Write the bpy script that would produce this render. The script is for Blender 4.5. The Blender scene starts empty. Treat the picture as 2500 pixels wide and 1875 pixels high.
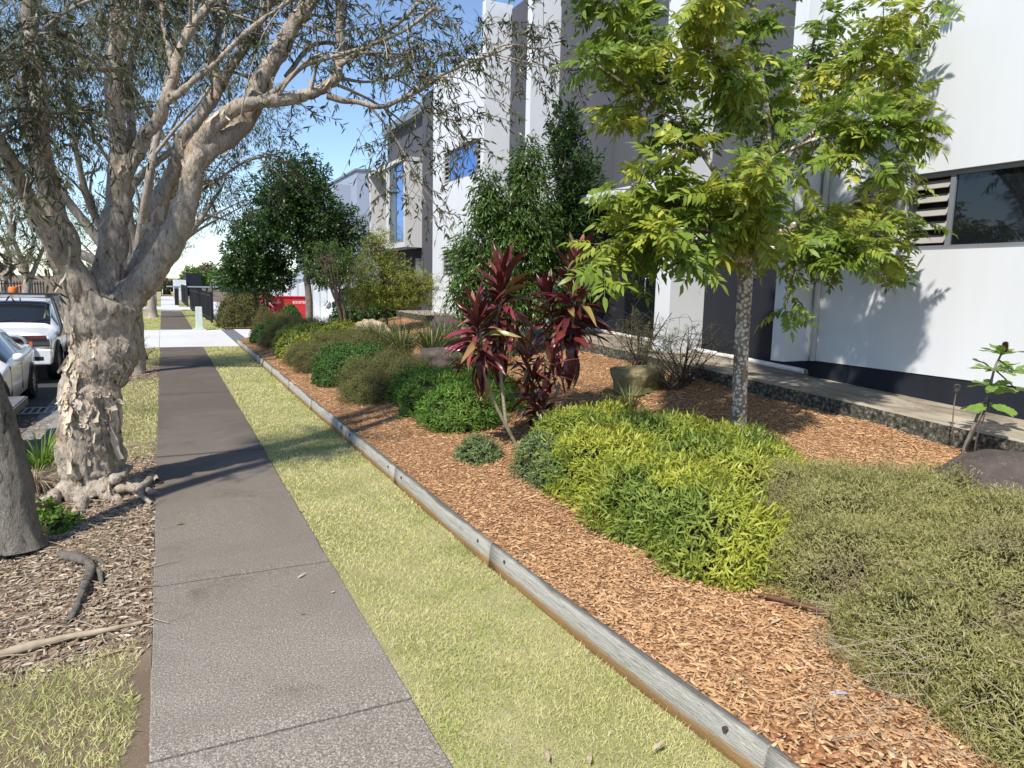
import bpy, math, random
import numpy as np
from mathutils import Vector, Matrix

random.seed(7)
rng = np.random.default_rng(11)
SC = bpy.context.scene
COL = SC.collection

# ------------------------------------------------------------------ camera, sky, sun, exposure
FPX, CX, CY = 1733.0, 1250.0, 937.5            # focal length and centre for a 2500 x 1875 frame
_v1 = np.array([395 - CX, 677 - CY, FPX]); AY = _v1 / np.linalg.norm(_v1)
_v2 = np.array([4700 - CX, 677 + .0217 * (4700 - 395) - CY, FPX])
_v2 = _v2 - AY * (_v2 @ AY); AX = _v2 / np.linalg.norm(_v2)
AZ = np.cross(AX, AY)
if AZ[1] > 0: AZ = -AZ
ROT = np.array([AX, AY, AZ])
CAM = np.array([0., 0., 2.1])
cam = bpy.data.cameras.new('camera'); camo = bpy.data.objects.new('camera', cam); COL.objects.link(camo)
r_, d_, b_ = ROT @ np.array([1., 0, 0]), ROT @ np.array([0, -1., 0]), ROT @ np.array([0, 0, -1.])
camo.matrix_world = Matrix(((r_[0], d_[0], b_[0], 0), (r_[1], d_[1], b_[1], 0), (r_[2], d_[2], b_[2], 2.1), (0, 0, 0, 1)))
cam.sensor_width = 36; cam.lens = FPX / 2500 * 36; cam.clip_start = .05; cam.clip_end = 4000
SC.camera = camo

SUN_EL = 51.0
SUN_AZ = math.radians(34)                      # shadows run 34 degrees from +X towards +Y
W = bpy.data.worlds.new('World'); SC.world = W; W.use_nodes = True
wn = W.node_tree.nodes; wl = W.node_tree.links
sky = wn.new('ShaderNodeTexSky'); sky.sky_type = 'NISHITA'; sky.sun_disc = False
sky.sun_elevation = math.radians(SUN_EL); sky.sun_rotation = math.radians(236)
sky.air_density = .85; sky.dust_density = .15; sky.ozone_density = 2.2
wl.new(sky.outputs[0], wn['Background'].inputs[0]); wn['Background'].inputs[1].default_value = .135
sl = bpy.data.lights.new('sun', 'SUN'); sl.energy = 4.3; sl.angle = math.radians(1.6); sl.color = (1, .945, .86)
so = bpy.data.objects.new('sun', sl); COL.objects.link(so)
ce = math.cos(math.radians(SUN_EL))
SUND = np.array([math.cos(SUN_AZ) * ce, math.sin(SUN_AZ) * ce, -math.sin(math.radians(SUN_EL))])
so.rotation_euler = Vector(SUND).to_track_quat('-Z', 'Y').to_euler()
SC.view_settings.view_transform = 'Standard'; SC.view_settings.look = 'None'
SC.view_settings.exposure = 0.62; SC.view_settings.gamma = 1

# ------------------------------------------------------------------ measuring helpers (pixels of the photograph -> places)
def ray(u, v): return ROT @ np.array([u - CX, v - CY, FPX])
def gz(u, v, z=0.):
    r = ray(u, v); return CAM + r * ((z - CAM[2]) / r[2])
def gx(u, v, x):
    r = ray(u, v); return CAM + r * (x / r[0])
def gy(u, v, y):
    r = ray(u, v); return CAM + r * (y / r[1])
def mpp(p): return float((ROT.T @ (np.array(p) - CAM))[2]) / FPX      # metres per photograph pixel there
def zs(Y): return np.clip(.8 + .042 * (np.asarray(Y, float) - 4.9), .55, 1.14)   # building apron height
def xt(Y): return 2.11 + .16 * np.exp(-(np.asarray(Y, float) - 1.6) / 1.3)        # timber edging line
def bedz(X, Y): return .15 + np.clip((np.asarray(X, float) - 2.2) / 5.0, 0, 1) * (zs(Y) - .2 - .15)
def bed(u, v):
    z = .2
    for i in range(50):
        P = gz(u, v, z); z = .6 * z + .4 * float(bedz(P[0], P[1]))
    return P
def vergez(X): return -.13 * np.clip((-.2 - np.asarray(X, float)) / 1.3, 0, 1)

# ------------------------------------------------------------------ mesh helpers
def nrm(a): return a / np.maximum(np.linalg.norm(a, axis=-1, keepdims=True), 1e-9)
def link(o, parent=None):
    COL.objects.link(o)
    if parent is not None: o.parent = parent
    return o
def tag(o, label=None, cat=None, group=None, kind=None):
    if label: o['label'] = label
    if cat: o['category'] = cat
    if group: o['group'] = group
    if kind: o['kind'] = kind
    return o
def empty(name, loc, label=None, cat=None, group=None, rz=0):
    o = bpy.data.objects.new(name, None); o.location = loc; o.rotation_euler = (0, 0, rz); o.empty_display_size = .1
    COL.objects.link(o); return tag(o, label, cat, group)
def wloc(p):
    v = np.zeros(3)
    while p is not None: v = v + np.array(p.location); p = p.parent
    return v
def mesh_np(name, V, FS, mats=None, smooth=False):
    """V (n,3); FS list of (m,k) int arrays"""
    me = bpy.data.meshes.new(name)
    V = np.asarray(V, np.float32); FS = [np.asarray(f, np.int32) for f in FS if len(f)]
    me.vertices.add(len(V)); me.vertices.foreach_set('co', V.ravel())
    tot = sum(f.size for f in FS); npol = sum(len(f) for f in FS)
    me.loops.add(tot); me.polygons.add(npol)
    me.loops.foreach_set('vertex_index', np.concatenate([f.ravel() for f in FS]))
    ls = []; s = 0
    for f in FS:
        ls.append(s + np.arange(len(f)) * f.shape[1]); s += f.size
    me.polygons.foreach_set('loop_start', np.concatenate(ls).astype(np.int32))
    if smooth: me.polygons.foreach_set('use_smooth', np.ones(npol, bool))
    me.update(calc_edges=True)
    if mats: me.materials.append(mats)
    return me
def big(name, V, FS, mat, parent=None, smooth=False, kind=None, world=True):
    if not len(V): return None
    V = np.array(V, float)
    if parent is not None and world: V = V - wloc(parent)
    o = bpy.data.objects.new(name, mesh_np(name, V, FS, mat, smooth)); link(o, parent)
    if kind: o['kind'] = kind
    return o
class MB:
    def __init__(s): s.v = []; s.f = []
    def add(s, V, F):
        b = len(s.v); s.v += [tuple(map(float, p)) for p in V]; s.f += [tuple(int(i) + b for i in f) for f in F]; return s
    def box(s, a, b):
        x0, x1 = sorted((a[0], b[0])); y0, y1 = sorted((a[1], b[1])); z0, z1 = sorted((a[2], b[2]))
        return s.add([(x0, y0, z0), (x1, y0, z0), (x1, y1, z0), (x0, y1, z0), (x0, y0, z1), (x1, y0, z1), (x1, y1, z1), (x0, y1, z1)],
                     [(3, 2, 1, 0), (4, 5, 6, 7), (0, 1, 5, 4), (1, 2, 6, 5), (2, 3, 7, 6), (3, 0, 4, 7)])
    def tube(s, P, R, n=8, cap=True):
        V, Q, C = tube_np(P, R, n)
        s.add(V, Q)
        if cap: s.f += [tuple(len(s.v) - len(V) + i for i in range(n))[::-1], tuple(len(s.v) - n + i for i in range(n))]
        return s
    def prism(s, poly, h0, h1, axis=1):
        """poly: list of 2-D points in the two remaining axes, extruded along axis"""
        n = len(poly); V = []
        for h in (h0, h1):
            for a, b in poly:
                p = [a, b]; p.insert(axis, h); V.append(p)
        return s.add(V, [tuple(range(n)), tuple(range(2 * n - 1, n - 1, -1))] + [(i, n + i, n + (i + 1) % n, (i + 1) % n) for i in range(n)])
    def build(s, name, mat, parent=None, smooth=False, kind=None, world=True, bevel=0):
        V = np.array(s.v, float)
        if parent is not None and world: V = V - wloc(parent)
        me = bpy.data.meshes.new(name); me.from_pydata(V.tolist(), [], s.f); me.materials.append(mat)
        if smooth: me.polygons.foreach_set('use_smooth', np.ones(len(me.polygons), bool))
        o = bpy.data.objects.new(name, me); link(o, parent)
        if bevel:
            m = o.modifiers.new('bevel', 'BEVEL'); m.width = bevel; m.segments = 2; m.limit_method = 'ANGLE'
        if kind: o['kind'] = kind
        return o
def frames(P):
    P = np.asarray(P, float); T = np.gradient(P, axis=0); T = nrm(T)
    ref = np.array([0, 0, 1.]) if abs(T[0][2]) < .9 else np.array([1., 0, 0])
    N = np.zeros_like(P); n = ref - T[0] * (ref @ T[0])
    for i in range(len(P)):
        n = n - T[i] * (n @ T[i]); n = n / max(np.linalg.norm(n), 1e-9); N[i] = n
    return T, N, np.cross(T, N)
def tube_np(P, R, n=6):
    P = np.asarray(P, float); R = np.broadcast_to(np.asarray(R, float), (len(P),))
    T, N, B = frames(P); a = np.arange(n) / n * 2 * np.pi
    V = P[:, None] + R[:, None, None] * (np.cos(a)[None, :, None] * N[:, None] + np.sin(a)[None, :, None] * B[:, None])
    i = np.arange(len(P) - 1)[:, None] * n; j = np.arange(n)[None]; j2 = (j + 1) % n
    Q = np.stack([i + j, i + j2, i + n + j2, i + n + j], -1).reshape(-1, 4)
    return V.reshape(-1, 3), Q, None
class Acc:
    """numpy accumulator of tubes / leaf instances"""
    def __init__(s): s.V = []; s.F = {}; s.n = 0
    def add(s, V, FS):
        for f in FS:
            f = np.asarray(f)
            s.F.setdefault(f.shape[1], []).append(f + s.n)
        s.V.append(np.asarray(V)); s.n += len(V)
    def tube(s, P, R, n=5):
        V, Q, _ = tube_np(P, R, n); s.add(V, [Q])
    def build(s, name, mat, parent=None, smooth=False, kind=None, world=True):
        if not s.V: return None
        return big(name, np.concatenate(s.V), [np.concatenate(f) for f in s.F.values()], mat, parent, smooth, kind, world)
def resample(P, n):
    P = np.asarray(P, float); t = np.r_[0, np.cumsum(np.linalg.norm(np.diff(P, axis=0), axis=1))]
    if len(P) >= 4:                                    # smooth the corners with Catmull-Rom
        Q = np.vstack([2 * P[0] - P[1], P, 2 * P[-1] - P[-2]]); out = []
        for i in range(len(P) - 1):
            a, b, c, d = Q[i:i + 4]
            for u in np.linspace(0, 1, 6, endpoint=False):
                out.append(.5 * ((2 * b) + (c - a) * u + (2 * a - 5 * b + 4 * c - d) * u * u + (-a + 3 * b - 3 * c + d) * u ** 3))
        P = np.array(out + [P[-1]]); t = np.r_[0, np.cumsum(np.linalg.norm(np.diff(P, axis=0), axis=1))]
    s = np.linspace(0, t[-1], n)
    return np.stack([np.interp(s, t, P[:, k]) for k in range(3)], 1)
def inst(tpl, faces, P, D, N, S, W=None):
    """place copies of a template (x along D, z along N) -> V, list of face arrays"""
    P, D, N = map(lambda a: np.asarray(a, float), (P, D, N)); n = len(P); m = len(tpl)
    X = nrm(D); Z = nrm(N - X * (N * X).sum(1, keepdims=True)); Y = np.cross(Z, X)
    S = np.broadcast_to(np.asarray(S, float), (n,))[:, None, None]
    W = S if W is None else np.broadcast_to(np.asarray(W, float), (n,))[:, None, None]
    t = np.asarray(tpl, float)
    V = P[:, None] + S * t[None, :, 0:1] * X[:, None] + W * t[None, :, 1:2] * Y[:, None] + S * t[None, :, 2:3] * Z[:, None]
    off = np.arange(n)[:, None, None] * m
    return V.reshape(-1, 3), [(np.asarray(f)[None] + off).reshape(-1, np.asarray(f).shape[1]) for f in faces]
# leaf templates: unit length, half width 1 in y (scaled by W), droop in z
def leaf_tpl(droop=.15, fold=.0):
    t = [(0, 0, 0), (.33, .5, -droop * .1 + fold), (.33, -.5, -droop * .1 + fold), (.7, .4, -droop * .5 + fold), (.7, -.4, -droop * .5 + fold), (1, 0, -droop)]
    return t, [np.array([(0, 2, 1), (3, 4, 5)]), np.array([(1, 2, 4, 3)])]
LEAF = leaf_tpl(); LEAFD = leaf_tpl(.35)
BLADE = ([(0, .5, 0), (0, -.5, 0), (.55, .35, .06), (.55, -.35, .06), (1, 0, -.05)], [np.array([(0, 1, 3, 2)]), np.array([(2, 3, 4)])])
NEEDLE = ([(0, .5, 0), (0, -.5, 0), (1, 0, 0)], [np.array([(0, 1, 2)])])
CHIP = ([(-.5, -.5, 0), (.5, -.42, 0), (.5, .5, 0), (-.5, .4, 0), (-.46, -.42, .1), (.45, -.36, .1), (.42, .42, .1), (-.48, .34, .1)],
        [np.array([(4, 5, 6, 7), (0, 1, 5, 4), (1, 2, 6, 5), (2, 3, 7, 6), (3, 0, 4, 7)])])
def rdir(n): return nrm(rng.normal(size=(n, 3)))
def vnoise(P, seed=0):
    P = np.asarray(P, float); i = np.floor(P).astype(np.int64); f = P - i; f = f * f * (3 - 2 * f); out = 0
    for dx in (0, 1):
        for dy in (0, 1):
            for dz in (0, 1):
                h = ((i[:, 0] + dx) * 73856093) ^ ((i[:, 1] + dy) * 19349663) ^ ((i[:, 2] + dz) * 83492791) ^ (seed * 2654435761)
                h = (h & 0xffffffff); h = ((h ^ (h >> 15)) * 2246822519) & 0xffffffff; h = ((h ^ (h >> 13)) * 3266489917) & 0xffffffff; h = h ^ (h >> 16)
                w = (f[:, 0] if dx else 1 - f[:, 0]) * (f[:, 1] if dy else 1 - f[:, 1]) * (f[:, 2] if dz else 1 - f[:, 2])
                out = out + w * (h / 2147483648.0 - 1)
    return out
def fbm(P, o=4, seed=0):
    a = 1; s = 0; P = np.asarray(P, float)
    for k in range(o): s = s + a * vnoise(P * 2 ** k + 17.3 * k, seed + k); a *= .5
    return s

# ------------------------------------------------------------------ materials
class NT:
    def __init__(s, name):
        s.m = bpy.data.materials.new(name); s.m.use_nodes = True; s.t = s.m.node_tree; s.n = s.t.nodes; s.l = s.t.links
        s.b = s.n['Principled BSDF']; s.out = s.n['Material Output']
    def new(s, typ, ins=None, **kw):
        nd = s.n.new(typ)
        for k, v in kw.items(): setattr(nd, k, v)
        for k, v in (ins or {}).items():
            if isinstance(v, bpy.types.NodeSocket): s.l.new(v, nd.inputs[k])
            else: nd.inputs[k].default_value = v
        return nd
    def pos(s, scale=(1, 1, 1), obj=False):
        src = s.new('ShaderNodeTexCoord').outputs['Object'] if obj else s.new('ShaderNodeNewGeometry').outputs['Position']
        return s.new('ShaderNodeMapping', {'Vector': src, 'Scale': scale}).outputs[0]
    def noise(s, scale, detail=4, rough=.55, vec=None, dist=0):
        ins = {'Scale': scale, 'Detail': detail, 'Roughness': rough, 'Distortion': dist}
        ins['Vector'] = vec if vec is not None else s.pos()
        return s.new('ShaderNodeTexNoise', ins).outputs[0]
    def ramp(s, fac, stops):
        r = s.new('ShaderNodeValToRGB', {'Fac': fac}); e = r.color_ramp.elements
        while len(e) < len(stops): e.new(.5)
        for k, (p, c) in enumerate(stops): e[k].position = p; e[k].color = tuple(c) + (1,)
        return r.outputs[0]
    def mix(s, f, a, b, blend='MIX'):
        nd = s.new('ShaderNodeMix', data_type='RGBA', blend_type=blend)
        for k, v in ((0, f), (6, a), (7, b)):
            if isinstance(v, bpy.types.NodeSocket): s.l.new(v, nd.inputs[k])
            else: nd.inputs[k].default_value = v if k == 0 else tuple(v) + (1,)
        return nd.outputs[2]
    def set(s, col=None, rough=None, spec=None, bump=None, bstr=.3, bdist=.02, metal=None):
        for k, v in (('Base Color', col), ('Roughness', rough), ('Specular IOR Level', spec), ('Metallic', metal)):
            if v is None: continue
            if isinstance(v, bpy.types.NodeSocket): s.l.new(v, s.b.inputs[k])
            else: s.b.inputs[k].default_value = tuple(v) + (1,) if k == 'Base Color' else v
        if bump is not None:
            bn = s.new('ShaderNodeBump', {'Height': bump, 'Strength': bstr, 'Distance': bdist}); s.l.new(bn.outputs[0], s.b.inputs['Normal'])
        return s.m
def mapr(nt, v, a, b): return nt.new('ShaderNodeMapRange', {'Value': v, 'From Min': a, 'From Max': b}).outputs[0]
def plain(name, col, rough=.6, spec=.3, var=.12, scale=6, bump=.05, metal=0):
    t = NT(name); f = t.noise(scale, 5)
    c = t.ramp(f, [(.3, [x * (1 - var) for x in col]), (.7, [min(1, x * (1 + var)) for x in col])])
    return t.set(c, rough, spec, t.noise(scale * 12, 3) if bump else None, bump, .01, metal)
def leafmat(name, cols, patch=None, pscale=1.2, rough=.5, trans=.35, spec=.25, plo=.42, phi=.6):
    """cols: spread over leaves at random; patch: second set of colours in patches of the plant"""
    t = NT(name); r = t.new('ShaderNodeNewGeometry').outputs['Random Per Island']; n = len(cols)
    c = t.ramp(r, [(k / max(1, n - 1), x) for k, x in enumerate(cols)])
    if patch:
        c2 = t.ramp(r, [(k / max(1, len(patch) - 1), x) for k, x in enumerate(patch)])
        c = t.mix(mapr(t, t.noise(pscale, 2), plo, phi), c, c2)
    t.set(c, rough, spec)
    tr = t.new('ShaderNodeBsdfTranslucent', {'Color': c}); mx = t.new('ShaderNodeMixShader', {0: trans})
    t.l.new(t.b.outputs[0], mx.inputs[1]); t.l.new(tr.outputs[0], mx.inputs[2]); t.l.new(mx.outputs[0], t.out.inputs[0])
    return t.m
def m_concrete(name, dark, mid, light, sp=.5, stain=.5, fine=330):
    t = NT(name); p = t.pos()
    sf = t.noise(fine, 3, .75, p); s2 = t.noise(60, 4, .7, p)
    big_ = t.noise(.55, 5, .65, p, .6)
    c = t.mix(mapr(t, sf, .5 - .08 * sp, .58 + .1 * (1 - sp)), mid, light)
    c = t.mix(mapr(t, s2, .45, .7), c, mid)
    c = t.mix(t.new('ShaderNodeMath', {0: mapr(t, big_, .4, .62), 1: stain}, operation='MULTIPLY').outputs[0], c, dark)
    return t.set(c, .9, .15, t.new('ShaderNodeMath', {0: sf, 1: s2}, operation='ADD').outputs[0], .35, .006)
def m_bark(name, cream, grey, tan, crev, zs_=.35, sc=9, bump=.9, tanlo=.6):
    t = NT(name); p = t.pos((1, 1, zs_)); q = t.pos((1, 1, zs_ * .45))
    w = t.noise(sc, 6, .7, p, 1.6); lay = t.noise(sc * 3.4, 5, .7, p, 2.2); fib = t.noise(sc * 11, 4, .75, q, .6)
    c = t.ramp(t.noise(3.4, 6, .65, p, 1.2), [(.28, [x * .82 for x in grey]), (.42, grey), (.56, cream), (.72, [x * .92 for x in grey])])
    c = t.mix(mapr(t, t.noise(1.7, 5, .65, p, 1.4), tanlo, tanlo + .10), c, tan)
    c = t.mix(t.new('ShaderNodeMath', {0: mapr(t, lay, .47, .36), 1: .62}, operation='MULTIPLY').outputs[0], c, [x * .8 + y * .2 for x, y in zip(crev, grey)])
    c = t.mix(t.new('ShaderNodeMath', {0: mapr(t, lay, .60, .70), 1: .45}, operation='MULTIPLY').outputs[0], c, [min(.8, x * 1.25) for x in cream])
    c = t.mix(t.new('ShaderNodeMath', {0: mapr(t, fib, .50, .34), 1: .5}, operation='MULTIPLY').outputs[0], c, [x * 1.6 for x in crev])
    c = t.mix(mapr(t, w, .45, .33), c, crev)
    hgt = t.new('ShaderNodeMath', {0: w, 1: t.new('ShaderNodeMath', {0: lay, 1: .6}, operation='MULTIPLY').outputs[0]}, operation='ADD').outputs[0]
    hgt = t.new('ShaderNodeMath', {0: hgt, 1: t.new('ShaderNodeMath', {0: fib, 1: .22}, operation='MULTIPLY').outputs[0]}, operation='ADD').outputs[0]
    return t.set(c, .92, .1, hgt, bump, .035)

M = {}
def m_path():
    t = NT('footpath_concrete'); p = t.pos()
    y = t.new('ShaderNodeSeparateXYZ', {0: p}).outputs[1]
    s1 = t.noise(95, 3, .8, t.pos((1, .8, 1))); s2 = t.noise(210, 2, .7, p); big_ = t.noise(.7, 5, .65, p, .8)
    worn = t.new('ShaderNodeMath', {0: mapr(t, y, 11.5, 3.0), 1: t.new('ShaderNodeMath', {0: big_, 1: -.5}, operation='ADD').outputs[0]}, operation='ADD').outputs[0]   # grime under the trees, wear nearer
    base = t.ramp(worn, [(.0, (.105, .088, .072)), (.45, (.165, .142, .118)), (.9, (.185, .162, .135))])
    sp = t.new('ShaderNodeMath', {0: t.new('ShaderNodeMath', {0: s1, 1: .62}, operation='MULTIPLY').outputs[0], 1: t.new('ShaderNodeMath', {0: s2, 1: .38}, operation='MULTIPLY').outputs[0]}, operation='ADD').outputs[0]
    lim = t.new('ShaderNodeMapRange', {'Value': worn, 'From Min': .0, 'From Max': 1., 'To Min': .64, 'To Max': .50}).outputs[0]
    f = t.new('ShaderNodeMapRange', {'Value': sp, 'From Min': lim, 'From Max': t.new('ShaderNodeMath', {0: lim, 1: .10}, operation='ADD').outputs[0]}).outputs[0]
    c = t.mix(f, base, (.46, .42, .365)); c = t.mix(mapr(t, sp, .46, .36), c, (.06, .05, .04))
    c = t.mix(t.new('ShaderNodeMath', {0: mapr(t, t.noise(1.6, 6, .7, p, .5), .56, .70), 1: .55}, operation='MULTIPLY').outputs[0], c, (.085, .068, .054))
    return t.set(c, .9, .15, sp, .4, .006)
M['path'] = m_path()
M['drive'] = m_concrete('driveway_concrete', (.40, .40, .40), (.52, .52, .52), (.62, .62, .61), .3, .35, 150)
M['apron'] = None
def m_apron():
    t = NT('apron_concrete'); p = t.pos((1, .5, 1))
    c = t.ramp(t.noise(2.2, 7, .7, p, .8), [(.3, (.10, .085, .065)), (.5, (.27, .23, .175)), (.72, (.42, .37, .29))])
    z = t.noise(9, 6, .7)
    g = t.new('ShaderNodeNewGeometry').outputs['Normal']
    side = t.new('ShaderNodeSeparateXYZ', {0: g}).outputs[2]
    moss = t.ramp(t.noise(22, 5, .75), [(.38, (.022, .024, .016)), (.55, (.10, .095, .075)), (.68, (.36, .34, .29))])
    c = t.mix(mapr(t, side, .8, .4), c, moss)
    return t.set(c, .95, .1, z, .4, .02)
M['apron'] = m_apron()
def m_render(name, col, streak=.06):
    t = NT(name); p = t.pos((1, 1, .15)); c0 = [x * (1 - streak) for x in col]
    c = t.ramp(t.noise(1.6, 5, .6, p), [(.35, c0), (.65, col)])
    return t.set(c, .75, .25, t.noise(140, 3), .18, .006)
M['white'] = m_render('white_painted_render', (.63, .65, .67))
M['offwhite'] = m_render('off_white_panel', (.56, .555, .535), .03)
M['midgrey'] = m_render('mid_grey_render', (.085, .087, .100), .12)
M['charcoal'] = m_render('charcoal_render', (.017, .0185, .026), .2)
M['plinth'] = m_render('dark_plinth_paint', (.018, .021, .030), .3)
M['bluegrey'] = m_render('blue_grey_wall', (.30, .34, .42), .04)
M['alu'] = plain('grey_aluminium', (.17, .18, .195), .45, .5, .05, 3, .02)
M['alulight'] = plain('pale_louvre_metal', (.42, .40, .37), .4, .5, .12, 3, .02, .3)
def m_glass(name, col, rough=.04, metal=0., spec=.6):
    t = NT(name); return t.set(col, rough, spec, t.noise(.7, 1), .03, .05, metal)
M['glass'] = m_glass('dark_window_glass', (.008, .010, .012))
M['blueglass'] = m_glass('blue_reflective_glass', (.16, .30, .62), .03, .9)
M['carglass'] = m_glass('car_glass', (.012, .014, .016), .02, 0, .8)
M['rubber'] = plain('black_rubber', (.018, .018, .019), .8, .2)
M['carwhite'] = None
t = NT('white_car_paint'); t.b.inputs['Coat Weight'].default_value = .6; t.b.inputs['Coat Roughness'].default_value = .05
M['carwhite'] = t.set(t.ramp(t.noise(3, 4), [(.3, (.76, .765, .77)), (.7, (.82, .825, .83))]), .35, .5)
M['blackplastic'] = plain('black_plastic', (.02, .02, .022), .5, .4)
M['chrome'] = plain('bright_metal', (.6, .6, .62), .2, .5, .05, 3, 0, .9)
M['lamp'] = m_glass('headlamp_lens', (.16, .16, .15), .05, .6, .8)
M['darkred'] = plain('dark_red_plastic', (.11, .022, .018), .25, .5)
M['red'] = plain('red_cabinet_paint', (.55, .035, .04), .4, .4, .06, 3, .02)
M['orange'] = plain('orange_plastic', (.65, .16, .03), .5)
M['letter'] = plain('white_lettering', (.85, .85, .85), .5)
M['steel'] = plain('galvanised_steel', (.34, .36, .38), .5, .5, .15, 20, .05, .5)
M['fence'] = plain('black_fence_paint', (.017, .019, .023), .45, .4)
M['pvc'] = plain('white_pvc', (.68, .67, .63), .45, .4, .1, 5, .02)
M['greybox'] = plain('pale_green_grey_paint', (.52, .58, .52), .6)
M['tray'] = plain('weathered_grey_deck', (.13, .125, .14), .75, .2, .25, 9)
M['asphalt'] = m_concrete('asphalt', (.035, .033, .033), (.06, .057, .056), (.12, .115, .11), .5, .5, 260)
M['gutter'] = m_concrete('gutter_concrete', (.09, .085, .08), (.2, .19, .175), (.34, .32, .3), .5, .6)
M['soil'] = m_concrete('dry_soil', (.07, .048, .032), (.15, .11, .075), (.28, .22, .16), .5, .5, 180)
def m_lawnbase():
    t = NT('lawn_ground'); c = t.ramp(t.noise(1.3, 5, .6), [(.35, (.30, .29, .12)), (.6, (.46, .41, .23))])
    c = t.mix(mapr(t, t.noise(140, 3), .4, .65), c, (.16, .15, .07))
    return t.set(c, .95, .1, t.noise(90, 3), .5, .02)
M['lawnbase'] = m_lawnbase()
def m_mulch():
    t = NT('mulch_ground'); v = t.new('ShaderNodeTexVoronoi', {'Vector': t.pos((1, 1.0, 1)), 'Scale': 42., 'Randomness': 1.}); 
    c = t.ramp(t.new('ShaderNodeSeparateColor', {0: v.outputs['Color']}).outputs[0], [(0, (.20, .10, .05)), (.4, (.34, .18, .09)), (.75, (.44, .26, .135)), (1, (.52, .34, .20))])
    c = t.mix(mapr(t, v.outputs['Distance'], .3, .8), c, (.12, .06, .03))
    return t.set(c, .9, .1, v.outputs['Distance'], .8, .02)
M['mulch'] = m_mulch()
M['chip'] = leafmat('bark_chip', [(.26, .135, .062), (.37, .205, .095), (.44, .255, .12), (.50, .31, .16), (.40, .22, .105), (.58, .40, .23), (.31, .165, .078)], trans=.0, rough=.85)
M['litter'] = leafmat('dry_leaf_litter', [(.30, .22, .14), (.42, .34, .25), (.22, .15, .09), (.50, .43, .34), (.34, .24, .15), (.16, .11, .07), (.46, .40, .33)], trans=.05, rough=.8)
M['grass'] = leafmat('lawn_grass', [(.62, .58, .26), (.70, .64, .34), (.48, .52, .16), (.76, .70, .44), (.56, .56, .22), (.40, .47, .13)],
                     [(.24, .36, .07), (.32, .42, .09), (.42, .47, .13), (.50, .50, .18)], 1.25, .55, .35, .2, .50, .68)
M['greentuft'] = leafmat('green_strappy_blade', [(.07, .15, .02), (.14, .24, .035), (.20, .30, .05), (.10, .19, .025)], trans=.3, rough=.4)
M['olivestrap'] = leafmat('olive_strappy_blade', [(.05, .08, .02), (.09, .13, .035), (.16, .18, .06), (.06, .10, .025), (.28, .26, .12)], trans=.25, rough=.4)
M['deadgrass'] = leafmat('dead_grass', [(.34, .27, .19), (.26, .20, .13), (.42, .36, .27)], trans=.15, rough=.8)
M['lime'] = leafmat('lime_hedge_leaf', [(.36, .39, .045), (.46, .47, .065), (.27, .32, .035), (.54, .53, .11), (.18, .24, .03)],
                    [(.12, .20, .035), (.18, .26, .045), (.27, .33, .07), (.09, .15, .028)], 1.3, .42, .35, .25, .44, .62)
M['mid'] = leafmat('mid_green_leaf', [(.11, .21, .03), (.17, .28, .04), (.07, .15, .022), (.21, .32, .05)], [(.06, .14, .02), (.10, .2, .03), (.16, .27, .04)], 1.8, .45, .3)
M['dark'] = leafmat('dark_green_leaf', [(.022, .055, .014), (.04, .09, .02), (.065, .125, .024), (.03, .07, .016)], None, 1, .38, .25, .4)
M['box'] = leafmat('small_dark_leaf', [(.03, .09, .015), (.06, .14, .02), (.09, .18, .03), (.04, .10, .018)], None, 1, .4, .3, .35)
M['weep'] = leafmat('glossy_narrow_leaf', [(.04, .085, .018), (.075, .14, .024), (.11, .19, .03), (.03, .07, .015), (.15, .23, .045)], None, 1, .36, .3, .45)
M['ygreen'] = leafmat('yellow_green_leaf', [(.22, .26, .035), (.32, .34, .05), (.15, .19, .03), (.38, .39, .08), (.18, .22, .035)], None, 1, .45, .35)
M['olive'] = leafmat('olive_wiry_leaf', [(.27, .265, .085), (.36, .345, .125), (.19, .195, .06), (.45, .415, .19), (.30, .295, .10)],
                     [(.27, .24, .11), (.36, .31, .17), (.20, .18, .08)], 1.7, .6, .3, .2, .54, .70)
M['oliveD'] = leafmat('dull_olive_leaf', [(.085, .095, .028), (.13, .14, .042), (.18, .175, .06), (.10, .105, .032), (.22, .19, .08)],
                      [(.10, .075, .035), (.14, .11, .05), (.08, .07, .03)], 1.5, .6, .25, .2, .5, .68)
M['silver'] = leafmat('silver_green_leaf', [(.13, .19, .07), (.19, .26, .10), (.09, .14, .05), (.26, .32, .14)], None, 1, .5, .25)
M['paperleaf'] = leafmat('paperbark_leaf', [(.045, .06, .026), (.075, .09, .036), (.11, .125, .05), (.055, .07, .03), (.15, .155, .065)], None, 1, .42, .3, .4)
M['paperfar'] = leafmat('distant_paperbark_leaf', [(.07, .085, .035), (.12, .13, .05), (.18, .18, .075), (.10, .11, .045), (.23, .22, .11)], None, 1, .5, .3, .3)
M['pinnate'] = leafmat('pinnate_leaf', [(.15, .23, .03), (.22, .31, .045), (.11, .18, .025), (.19, .27, .04)], [(.40, .42, .05), (.50, .48, .08), (.28, .34, .04), (.20, .28, .04)], .9, .4, .4, .3, .50, .62)
M['banksia'] = leafmat('banksia_leaf', [(.13, .24, .045), (.19, .30, .06), (.10, .19, .04)], None, 1, .35, .3, .4)
M['grev'] = leafmat('grevillea_needle', [(.10, .13, .045), (.15, .18, .065), (.07, .10, .035)], None, 1, .5, .25)
M['twig'] = plain('grey_brown_twig', (.17, .13, .10), .9, .1, .3, 12)
M['twigdark'] = plain('dark_brown_twig', (.07, .052, .042), .9, .1, .3, 12)
M['drytwig'] = plain('dry_straw_twig', (.33, .27, .19), .9, .1, .25, 12)
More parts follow.
